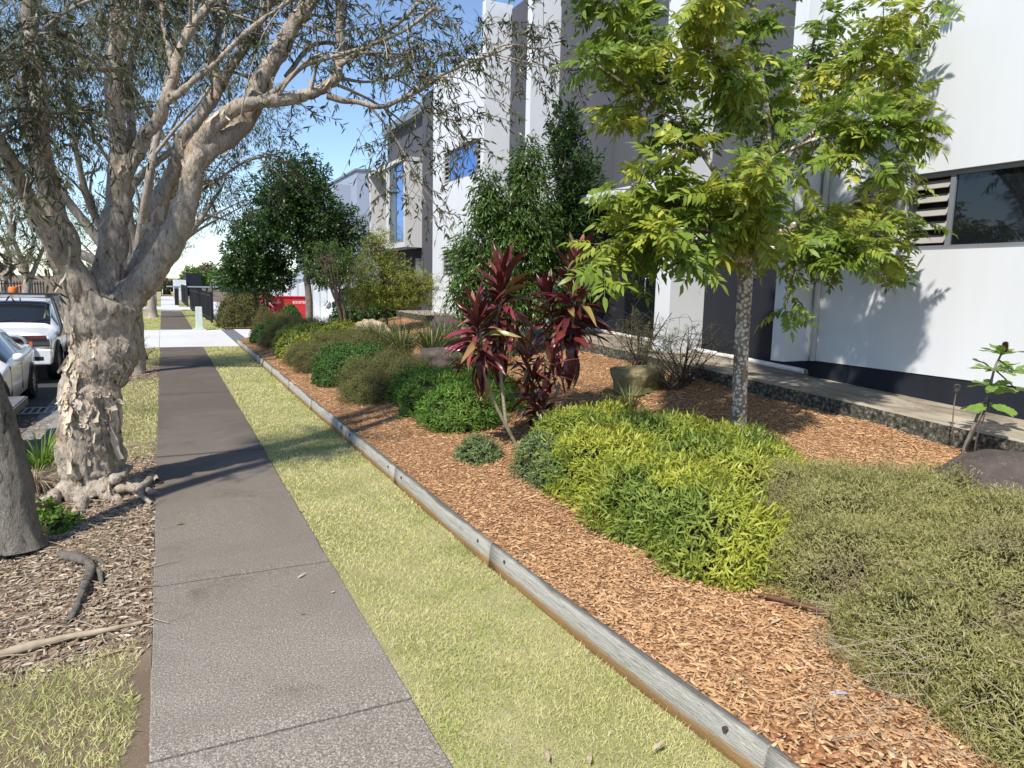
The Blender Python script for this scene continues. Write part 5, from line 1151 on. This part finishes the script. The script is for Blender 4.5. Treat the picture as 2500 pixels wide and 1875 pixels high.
woody('exposed_root', 'pale knobbly root curling up against the footpath edge', [vzp(250, 1215, .03), vzp(300, 1215, .06), vzp(345, 1212, .05), vzp(372, 1190, .05), vzp(385, 1195, .03)], .05, .035, M['paper'], 'root', [[vzp(340, 1215, .05), vzp(350, 1235, .04), vzp(372, 1245, .01)]])
woody('irrigation_hose', 'brown irrigation hose lying under the wiry shrub', [bed(1850, 1462) + np.array([0, 0, .03]), bed(1930, 1490) + np.array([0, 0, .05]), bed(2010, 1515) + np.array([0, 0, .05]), bed(2090, 1555) + np.array([0, 0, .02])], .012, .012, plain('brown_hose', (.13, .06, .035), .5), 'hose')
def fallen(label, p, a, L, Wd, col, nm='fallen_leaf'):
    v, f = inst(leaf_tpl(.05, .03)[0], LEAF[1], [[0, 0, 0]], [[1, 0, .05]], [[0, 0, 1]], [L], [Wd]); o = bpy.data.objects.new(nm, mesh_np(nm, v, f, plain('leaf_' + nm, col, .6, .2, .2, 30), True)); link(o); o.location = tuple(p); o.rotation_euler = (rng.normal(0, .15), rng.normal(0, .12), a); return tag(o, label, 'leaf')
for u, v, a, L, Wd, col, lab in ((728, 1248, .3, .06, .025, (.40, .22, .14), 'tan fallen leaf on the footpath near its right edge'), (430, 1281, .1, .07, .03, (.10, .14, .05), 'dark green fallen leaf on the footpath by the left edge'), (575, 1277, .2, .10, .012, (.30, .26, .22), 'thin pale fallen leaf in the middle of the footpath'), (725, 1412, .7, .10, .016, (.40, .34, .28), 'curved narrow dry leaf on the footpath below the third joint'), (704, 1209, .2, .03, .02, (.55, .45, .35), 'tiny pale leaf on the footpath beside the lawn'), (735, 1500, .8, .05, .03, (.22, .22, .08), 'small olive leaf cluster lying on the footpath centre'), (808, 1447, .4, .03, .02, (.40, .30, .24), 'tiny brown leaf at the lawn edge of the footpath')):
    fallen(lab, gz(u, v, .008), a, L, Wd, col)
for u, v, a, L, Wd, col, lab in ((1930, 1655, 1.0, .10, .028, (.62, .42, .20), 'golden dry leaf on the bark chips near the timber'), (2020, 1705, -.6, .10, .03, (.36, .34, .36), 'grey-mauve dry leaf on the bark chips near the timber'), (1880, 1535, .2, .12, .02, (.45, .33, .22), 'curled dry leaf on the chips below the lime hedge')):
    fallen(lab, bed(u, v) + np.array([0, 0, .03]), a, L, Wd, col)
for u, v, a, lab in ((1590, 1835, .2, 'dry curled leaf on the lawn at the bottom centre'), (1340, 1860, 1.2, 'brown leaf standing in the lawn close to the footpath'), (1440, 1865, 1.0, 'brown upright leaf in the lawn at the bottom edge')):
    fallen(lab, gz(u, v, .03), a, .10, .02, (.42, .32, .22))
strap_clump('weed_tuft', 'small dark green weed growing against the timber edging', tuple(gz(1212, 1358, 0)), 26, .10, .007, M['greentuft'], cat='weeds', spread=1.0)

# ================================================================== VEHICLES
def loft_car(kind, cx, yf, paint, label, name, z0=RZ, flip=1, detail=True):
    root = empty(name, (cx, yf, z0), label, 'car' if kind == 'sedan' else 'utility truck')
    if kind == 'sedan':
        S = [(0, .50, .32, .52, .58, .34), (.06, .70, .24, .58, .65, .5), (.25, .84, .2, .66, .72, .6), (.7, .905, .18, .74, .82, .66), (1.25, .92, .18, .84, .93, .70), (1.45, .92, .18, .87, .98, .70), (1.9, .92, .18, .91, 1.27, .62), (2.3, .92, .18, .93, 1.40, .58), (2.8, .92, .18, .94, 1.44, .58), (3.3, .915, .18, .96, 1.41, .57), (3.8, .905, .2, .99, 1.22, .57), (4.15, .89, .22, 1.0, 1.08, .60), (4.6, .85, .28, .95, 1.04, .6), (4.8, .7, .36, .85, .95, .5)]
        ws, side, wheels, wr, roofs = (1.50, 2.12), (1.62, 3.85), (.93, 3.72), .33, None
    else:
        S = [(0, .70, .52, .92, 1.0, .6), (.04, .84, .46, .98, 1.06, .72), (.2, .91, .42, 1.02, 1.12, .74), (.9, .93, .42, 1.07, 1.17, .74), (1.4, .93, .42, 1.11, 1.2, .75), (1.55, .93, .42, 1.13, 1.26, .74), (1.95, .93, .42, 1.16, 1.58, .70), (2.3, .93, .42, 1.17, 1.78, .66), (2.8, .93, .42, 1.18, 1.82, .65), (3.5, .93, .42, 1.18, 1.79, .64), (3.72, .93, .44, 1.18, 1.6, .66), (3.78, .93, .46, 1.14, 1.22, .8), (5.2, .92, .52, 1.14, 1.22, .8), (5.3, .88, .56, 1.1, 1.18, .78)]
        ws, side, wheels, wr, roofs = (1.56, 2.22), (1.8, 3.62), (.98, 4.2), .39, True
    S = np.array(S); ss = np.unique(np.r_[np.linspace(0, S[-1, 0], 56), ws, side, S[:, 0]])
    K = [np.interp(ss, S[:, 0], S[:, k_]) for k_ in range(1, 6)]
    hw, zb_, bl, tp, rx = K
    sec = np.stack([np.stack(q, 1) for q in ((0 * hw, zb_), (hw * .82, zb_), (hw * .96, zb_ + .07), (hw, zb_ * .55 + bl * .45), (hw * 1.0, bl - .10), (hw * .985, bl - .03), (hw * .935, bl + .015), (rx * 1.0 + .0, tp - .045), (rx * .86, tp - .008), (rx * .45, tp + .008), (0 * hw, tp + .012))], 1)  # n,11,2
    n, m = sec.shape[:2]; full = np.concatenate([sec, (sec * np.array([-1, 1]))[:, -2:0:-1]], 1); M2 = full.shape[1]
    V = np.concatenate([full[..., :1], np.repeat(ss[:, None, None], M2, 1), full[..., 1:]], -1)
    i = np.arange(n - 1)[:, None] * M2; j = np.arange(M2)[None]; Q = np.stack([i + j, i + M2 + j, i + M2 + (j + 1) % M2, i + (j + 1) % M2], -1).reshape(-1, 4)
    capf = [np.arange(M2)[None], (n - 1) * M2 + np.arange(M2)[::-1][None]]
    body = big('body', V.reshape(-1, 3), [Q] + capf, paint, root, True, world=False)
    def panel(s0, s1, j0, j1, mat, nm, off, inset=(.0, .0), mirror=True, parent=root):
        k_ = np.where((ss >= s0 - 1e-6) & (ss <= s1 + 1e-6))[0]
        for sg in ((1, -1) if mirror else (1,)):
            a = V.reshape(n, M2, 3)[k_][:, j0:j1 + 1].copy()
            if inset[0] or inset[1]:
                lo, hi = a[:, 0].copy(), a[:, -1].copy(); a[:, 0] = lo + (hi - lo) * inset[0]; a[:, -1] = hi - (hi - lo) * inset[1]
            nn = np.cross(np.gradient(a, axis=1), np.gradient(a, axis=0)) if a.shape[1] > 1 else 0
            nn = nrm(nn); nn = nn * np.sign((nn * (a - np.array([0, a[:, :, 1].mean(), .8]))).sum(-1, keepdims=True).mean() + 1e-9)
            a = a + nn * off; a[..., 0] *= sg; r, c = a.shape[:2]; i2 = np.arange(r - 1)[:, None] * c; j2 = np.arange(c - 1)[None]
            big(nm, a.reshape(-1, 3), [np.stack([i2 + j2, i2 + c + j2, i2 + c + j2 + 1, i2 + j2 + 1], -1).reshape(-1, 4)], mat, parent, True, world=False)
    panel(ws[0], ws[1], 7, 13, M['carglass'], 'windscreen', .006, mirror=False)
    panel(side[0], (side[0] + side[1]) / 2 - .12, 6, 7, M['carglass'], 'side_window', .006, (.06, .10)); panel((side[0] + side[1]) / 2 - .04, side[1], 6, 7, M['carglass'], 'side_window', .006, (.06, .10))
    def lm(nm, mb, mat, smooth=False, bevel=0, parent=root): return mb.build(nm, mat, parent, smooth, world=False, bevel=bevel)
    for wy in wheels:
        for sg in (1, -1):
            xo = sg * .925
            a = np.linspace(0, 2 * np.pi, 25)[:-1]
            arch = MB(); R_ = wr * 1.13
            arch.add([(xo + sg * .004, wy + R_ * math.cos(t), max(.12, wr + R_ * math.sin(t))) for t in a] + [(xo - sg * .1, wy + R_ * math.cos(t), max(.12, wr + R_ * math.sin(t))) for t in a], [tuple(range(24))] + [(q, 24 + q, 24 + (q + 1) % 24, (q + 1) % 24) for q in range(24)])
            lm('wheel_arch', arch, M['blackplastic'])
            if kind != 'sedan':
                fl = MB(); t = np.linspace(.05, math.pi - .05, 13); r0, r1 = wr * 1.12, wr * 1.36
                fl.add([(xo + sg * .05, wy + r0 * math.cos(q), wr + r0 * math.sin(q)) for q in t] + [(xo + sg * .035, wy + r1 * math.cos(q), wr + r1 * math.sin(q)) for q in t] + [(xo - sg * .02, wy + r1 * 1.02 * math.cos(q), wr + r1 * 1.02 * math.sin(q)) for q in t], [(q, q + 1, 14 + q, 13 + q) for q in range(12)] + [(13 + q, 14 + q, 27 + q, 26 + q) for q in range(12)]); lm('fender_flare', fl, M['blackplastic'], True)
            tire = MB(); prof = [(.02, .62), (.03, .92), (.012, .985), (-.03, 1.0), (-.16, 1.0), (-.2, .97), (-.21, .6)]
            ring = [[(xo + sg * (px_ - .0), wy + wr * pr_ * math.cos(q), wr + wr * pr_ * math.sin(q)) for q in a] for px_, pr_ in prof]
            tire.add([p for r_ in ring for p in r_], [(u * 24 + q, u * 24 + (q + 1) % 24, (u + 1) * 24 + (q + 1) % 24, (u + 1) * 24 + q) for u in range(6) for q in range(24)]); wh = lm('wheel', tire, M['rubber'], True)
            rim = MB(); rim.add([(xo + sg * .008, wy + wr * .62 * math.cos(q), wr + wr * .62 * math.sin(q)) for q in a], [tuple(range(24))]); lm('rim_dish', rim, M['blackplastic'], parent=wh)
            sp = MB()
            for q in range(10):
                t = q / 10 * 6.283; d = np.array([0, math.cos(t), math.sin(t)]); e = np.array([0, -d[2], d[1]]); c = np.array([xo + sg * .016, wy, wr]); sp.add([c + d * .05 - e * .022, c + d * wr * .62 - e * .014, c + d * wr * .62 + e * .014, c + d * .05 + e * .022], [(0, 1, 2, 3)])
            lm('spokes', sp, M['steel'], parent=wh)
    for sg in (1, -1):                                   # mirrors, lamps, handles
        mb = MB(); ym = side[0] + .12; zm = np.interp(ym, S[:, 0], S[:, 3]) + .10; mb.add(*[( [(sg * .93, ym, zm - .06), (sg * 1.02, ym - .05, zm - .07), (sg * 1.10, ym, zm - .05), (sg * 1.11, ym + .02, zm + .05), (sg * 1.02, ym - .03, zm + .08), (sg * .94, ym + .02, zm + .05), (sg * 1.09, ym + .10, zm - .04), (sg * 1.09, ym + .10, zm + .05), (sg * .96, ym + .10, zm - .05), (sg * .96, ym + .10, zm + .05)]), [(0, 1, 4, 5), (1, 2, 3, 4), (2, 6, 7, 3), (0, 5, 9, 8), (5, 4, 3, 7, 9), (0, 8, 6, 2, 1), (8, 9, 7, 6)]]); lm('mirror', mb, paint, True)
        hb = MB().box((sg * .93, (side[0] + side[1]) / 2 - .25, .80 if kind == 'sedan' else 1.0), (sg * .955, (side[0] + side[1]) / 2 - .08, .83 if kind == 'sedan' else 1.03)); lm('door_handle', hb, paint, bevel=.006)
        for yy in (side[0] - .02, (side[0] + side[1]) / 2 - .08): lm('door_seam', MB().box((sg * .905, yy - .004, .35), (sg * (.9245 if kind == 'sedan' else .9345), yy + .004, .86 if kind == 'sedan' else 1.06)), M['blackplastic'])
    if kind == 'sedan':
        for sg in (1, -1):
            hl = MB(); hl.add([(sg * .52, .02, .56), (sg * .74, .085, .55), (sg * .90, .40, .60), (sg * .905, .52, .675), (sg * .86, .30, .70), (sg * .70, .065, .655), (sg * .52, .01, .62)], [(0, 1, 2, 3, 4, 5, 6)]); lm('headlight', hl, M['lamp'])
        lm('grille', MB().box((-.45, -.015, .36), (.45, .02, .56)), M['blackplastic'], bevel=.01)
    else:
        for sg in (1, -1):
            hl = MB().box((sg * .50, -.03, .84), (sg * .90, .12, 1.0)); h_ = lm('headlight', hl, M['lamp'], bevel=.03); lm('amber_lens', MB().box((sg * .52, -.035, .85), (sg * .58, .02, .98)), M['orange'], parent=h_)
            lm('fog_lamp', MB().box((sg * .42, -.062, .53), (sg * .78, .1, .63)), M['blackplastic'], bevel=.02); lm('bull_bar', MB().tube(resample([(sg * .47, -.02, .66), (sg * .50, -.14, .8), (sg * .46, -.16, 1.0), (sg * .30, -.15, 1.08), (0, -.15, 1.08)], 16), .04, 10), M['steel'], True)
        lm('grille', MB().box((-.46, -.03, .68), (.46, .04, 1.0)), M['blackplastic'], bevel=.02); lm('bumper', MB().prism([(-.90, .44), (.90, .44), (.93, .60), (.92, .78), (-.92, .78), (-.93, .6)], -.055, .3, 1), paint, bevel=.03)
        lm('bonnet_guard', MB().prism([(-.86, 1.0), (.86, 1.0), (.84, 1.085), (-.84, 1.085)], -.06, -.03, 1), M['darkred'], bevel=.01)
        rr = MB(); [rr.box((-.72, y_ - .03, 1.90), (.72, y_ + .03, 1.93)) for y_ in (2.35, 2.75, 3.15, 3.5)]; [rr.box((x_ - .025, 2.2, 1.87), (x_ + .025, 3.6, 1.899)) for x_ in (-.7, .7)]; rr.box((-.72, 2.15, 1.86), (.72, 2.2, 1.945)); rk = lm('roof_rack', rr, M['blackplastic'])
        lm('light_bar', MB().box((-.62, 2.07, 1.855), (.62, 2.13, 1.915)), M['chrome'], parent=rk, bevel=.01); lm('aerial', MB().tube([(.1, 2.1, 1.77), (.1, 2.1, 1.85)], [.02, .008], 8), M['blackplastic'])
        lm('snorkel', MB().tube(resample([(.95, 1.2, 1.0), (.97, 1.5, 1.15), (.82, 1.95, 1.62), (.74, 2.15, 1.84)], 12), .04, 8), M['blackplastic'], True)
    for w_ in (.25, -.35): lm('wiper', MB().tube([(w_, ws[0] - .02, np.interp(ws[0], S[:, 0], S[:, 4]) + .03), (w_ + .45, ws[0] + .10, np.interp(ws[0] + .1, S[:, 0], S[:, 4]) + .02)], .008, 5), M['blackplastic'])
    return root
loft_car('sedan', -3.27, 12.75, M['carwhite'], 'white sedan parked at the kerb in front of the utility truck', 'parked_car')
loft_car('ute', -3.17, 18.45, M['carwhite'], 'white utility truck with roof light bar and dark red bonnet guard', 'utility_truck')
silver = plain('silver_car_paint', (.42, .45, .50), .3, .6, .05, 3, 0, .5); navy = plain('blue_grey_car_paint', (.10, .13, .20), .3, .6, .05, 3, 0, .3)
loft_car('sedan', -3.3, 41, M['carwhite'], 'distant white car on the road just left of the paperbark trunk', 'parked_car')
loft_car('sedan', -3.1, 33.5, navy, 'blue grey car parked on the road behind the utility truck', 'parked_car')
loft_car('sedan', 8.6, 36.0, M['carwhite'], 'white car in the car park, half hidden behind the yellow-green tree', 'parked_car')
# flatbed trailer corner at the left edge
c = gz(68, 966, .40); tr_ = empty('flatbed_trailer', (c[0] - .9, c[1] - 1.6, RZ), 'grey flatbed trailer corner poking in at the left edge', 'trailer')
for q in range(6):
    x1 = c[0] - .02 - q * .25; MB().box((x1 - .24, c[1] - 3.2, .33), (x1, c[1] - .02, .40)).build('deck_board', M['tray'], tr_)
MB().box((c[0] - .018, c[1] - 3.2, .29), (c[0], c[1], .388)).build('side_rail', M['tray'], tr_); MB().box((c[0] - 1.6, c[1] - .018, .29), (c[0] - .02, c[1], .386)).build('end_rail', M['steel'], tr_)
MB().box((c[0] - 1.5, c[1] - 3.1, .18), (c[0] - .12, c[1] - .1, .285)).build('chassis', M['blackplastic'], tr_)
for dy in (-.45, -1.2): MB().tube([(c[0] - .30, c[1] + dy, RZ + .28), (c[0] - .10, c[1] + dy, RZ + .28)], [.28, .28], 24).build('wheel', M['rubber'], tr_)
# low loader with a maroon tray and an orange drum, far behind the ute
p = gy(60, 722, 30); q = empty('tray_truck', (p[0] - .6, 30.2, RZ), 'maroon truck tray seen above the utility truck roof', 'truck')
MB().box((p[0] - 1.6, 30, p[2] - .28), (gy(100, 715, 30)[0], 33, p[2] + .02)).build('tray', M['darkred'], q); MB().box((p[0] - 1.5, 30.2, RZ + .35), (p[0] + .5, 33, p[2] - .28)).build('chassis', M['blackplastic'], q)
for dy in (.5, 2.4): MB().tube([(p[0] - 1.4, 30 + dy, RZ + .4), (p[0] + .45, 30 + dy, RZ + .4)], [.4, .4], 20).build('wheel', M['rubber'], q)
a = gy(18, 712, 29.6); o = empty('orange_drum', (a[0], 30.6, p[2] + .02), 'small bright orange drum standing on the maroon truck tray', 'drum')
MB().tube([(a[0], 30.6, p[2] + .02), (a[0], 30.6, p[2] + .05), (a[0], 30.6, p[2] + .26), (a[0], 30.6, p[2] + .3)], [.14, .15, .14, .1], 16).build('barrel', M['orange'], o, True); MB().tube([(a[0] + .05, 30.6, p[2] + .28), (a[0] + .28, 30.6, p[2] + .36)], .02, 8).build('spout', M['orange'], o)

# ================================================================== FENCES, CABINET, POSTS
def picket_fence(a, b, h, label, step, name='picket_fence', pw=.045, z0=0.):
    a, b = np.array([a[0], a[1], z0]), np.array([b[0], b[1], z0]); root = empty(name, tuple(a), label, 'fence'); L = np.linalg.norm(b - a); d = (b - a) / L; s = np.array([-d[1], d[0], 0])
    def bar(p, q, w, z0_, z1_, nm):
        V = []; 
        for e in (p, q):
            for sx, zz in ((-1, z0_), (1, z0_), (1, z1_), (-1, z1_)): V.append(e + s * sx * w / 2 + np.array([0, 0, zz]))
        MB().add(V, [(0, 1, 2, 3), (7, 6, 5, 4), (0, 4, 5, 1), (1, 5, 6, 2), (2, 6, 7, 3), (3, 7, 4, 0)]).build(nm, M['fence'], root)
    bar(a, b, .04, .18, .23, 'rail'); bar(a, b, .04, h - .18, h - .13, 'rail')
    for t in np.arange(0, L + .01, step): c = a + d * t; bar(c - d * pw / 2, c + d * pw / 2, .046, .06, h, 'picket')
    for t in np.arange(0, L + .01, 2.6): c = a + d * t; bar(c - d * .04, c + d * .04, .09, 0, h + .03, 'post')
    return root
picket_fence((2.05, 36.6), (1.62, 52), 1.45, 'black steel picket fence along the lawn past the driveway', .42)
picket_fence((1.62, 57.5), (1.5, 70), 1.5, 'farther black picket fence beyond the second driveway', .55)
picket_fence((-13, 42), (-6.5, 52), 1.7, 'black picket fence across the road behind the truck tray', .22)
e = gz(487, 806, 0); eb = empty('service_pillar', tuple(e), 'pale green-grey electrical pillar with a wide foot beside the round shrub', 'service pillar')
MB().prism([(e[0] - .20, 0), (e[0] + .2, 0), (e[0] + .13, .16), (e[0] + .12, .95), (e[0] - .12, .95), (e[0] - .13, .16)], e[1] - .12, e[1] + .12, 1).build('cabinet', M['greybox'], eb, bevel=.01); MB().box((e[0] - .26, e[1] - .2, -.02), (e[0] + .26, e[1] + .2, .05)).build('base', M['greybox'], eb)
for (u, w, top, bot, mat, lab) in ((432, 9, 706, 745, 'charcoal', 'charcoal letterbox pillar standing on the far lawn'), (443, 9, 703, 733, 'white', 'white rendered gate pillar behind the charcoal letterbox pillar')):
    b = gz(u, bot, 0); h = gy(u, top, b[1])[2]; r = w * mpp(b) / 2; root = empty('pillar', tuple(b), lab, 'pillar'); MB().box((b[0] - r, b[1] - r, 0), (b[0] + r, b[1] + r, h)).build('shaft', M[mat], root, bevel=.02)
    MB().box((b[0] - r * .4, b[1] - r - .01, h * .8), (b[0] + r * .4, b[1] - r - .002, h * .84)).build('slot', M['blackplastic'], root); MB().box((b[0] - r * 1.04, b[1] - r * 1.04, h), (b[0] + r * 1.04, b[1] + r * 1.04, h + .05)).build('cap', M[mat], root)
for (u, top, Y, r, mat, lab) in ((518, 690, 40, .07, 'fence', 'black corner post of the wire fence'), (564, 678, 48, .05, 'white', 'thin white pole among the distant trees'), (399, 707, 85, .03, 'white', 'thin white sign post at the end of the footpath')):
    b = gy(u, 760, Y); h = gy(u, top, Y)[2]; root = empty('post', (b[0], Y, 0), lab, 'post'); MB().tube([(b[0], Y, 0), (b[0], Y, h)], [r, r], 10).build('pole', M[mat], root, True); MB().tube([(b[0], Y, h), (b[0], Y, h + .04)], [r * 1.2, r * .9], 10).build('cap', M[mat], root)
a_, b_2 = gy(518, 690, 40), gy(564, 685, 48); wf = empty('wire_fence', (a_[0], 40, 0), 'strand wire fence running between the black post and the white pole', 'fence')
for k_ in range(5): z = 1.2 + k_ * .25; MB().tube([(a_[0], 40, z), (b_2[0], 48, z)], .012, 4).build('wire', M['steel'], wf)
# hydrant booster cabinet
CYY = 33.8; x0, x1 = 4.42, 6.15; zt = gy(690, 724, CYY)[2]; cb = empty('booster_cabinet', (5.9, CYY, .18), 'red steel hydrant booster cabinet with white lettering behind the shrubs', 'cabinet')
MB().box((x0, CYY, .22), (x1, CYY + .7, zt - .03)).build('body', M['red'], cb); MB().box((x0 - .04, CYY - .06, zt - .03), (x1 + .04, CYY + .74, zt + .02)).build('lid', M['red'], cb, bevel=.01); MB().box((x0 + .05, CYY + .05, .0), (x1 - .05, CYY + .65, .22)).build('plinth', M['blackplastic'], cb)
xs_ = [x0 + .02, gy(688, 760, CYY)[0], gy(711, 760, CYY)[0], x1 - .02]
for xa, xb in zip(xs_[:-1], xs_[1:]): dd = MB().box((xa + .008, CYY - .018, .26), (xb - .008, CYY - .001, zt - .06)).build('door', M['red'], cb, bevel=.004); MB().box((xa + .05, CYY - .04, .72), (xa + .08, CYY - .019, .84)).build('handle', M['chrome'], dd)
def lettering(txt, x, z, w, parent, yy):
    cu = bpy.data.curves.new('lettering', 'FONT'); cu.body = txt; cu.size = 1; cu.extrude = .01; cu.offset = .012; ob = bpy.data.objects.new('lt', cu); COL.objects.link(ob); dgx = bpy.context.evaluated_depsgraph_get(); dgx.update(); me = bpy.data.meshes.new_from_object(ob.evaluated_get(dgx)); bpy.data.objects.remove(ob)
    co = np.empty(len(me.vertices) * 3, np.float32); me.vertices.foreach_get('co', co); co = co.reshape(-1, 3); wid = co[:, 0].max(); s = w / wid
    out = np.stack([x + co[:, 0] * s, yy + 0 * co[:, 0] - co[:, 2] * .4, z + co[:, 1] * s * 1.15], 1) - wloc(parent); me.vertices.foreach_set('co', out.astype(np.float32).ravel()); me.materials.clear(); me.materials.append(M['letter']); link(bpy.data.objects.new('lettering', me), parent)
lettering('HYDRANT', gy(655, 741, CYY)[0], gy(655, 741, CYY)[2], gy(686, 741, CYY)[0] - gy(655, 741, CYY)[0], cb, CYY - .022)
lettering('BOOSTER', gy(714.5, 741, CYY)[0], gy(714, 741, CYY)[2], .62, cb, CYY - .022)
sh = empty('white_shed', (7, 39, 0), 'white corrugated metal shed rising behind the red cabinet', 'shed'); zt2 = gy(700, 680, 39)[2]
for k_ in range(26):
    x = 4.9 + k_ * .19; MB().box((x, 39 - (.03 if k_ % 2 else 0), 0), (x + .188, 41.5, zt2)).build('corrugated_sheet', M['white'], sh)
MB().box((4.8, 38.9, zt2), (10, 41.6, zt2 + .06)).build('roof', M['white'], sh)
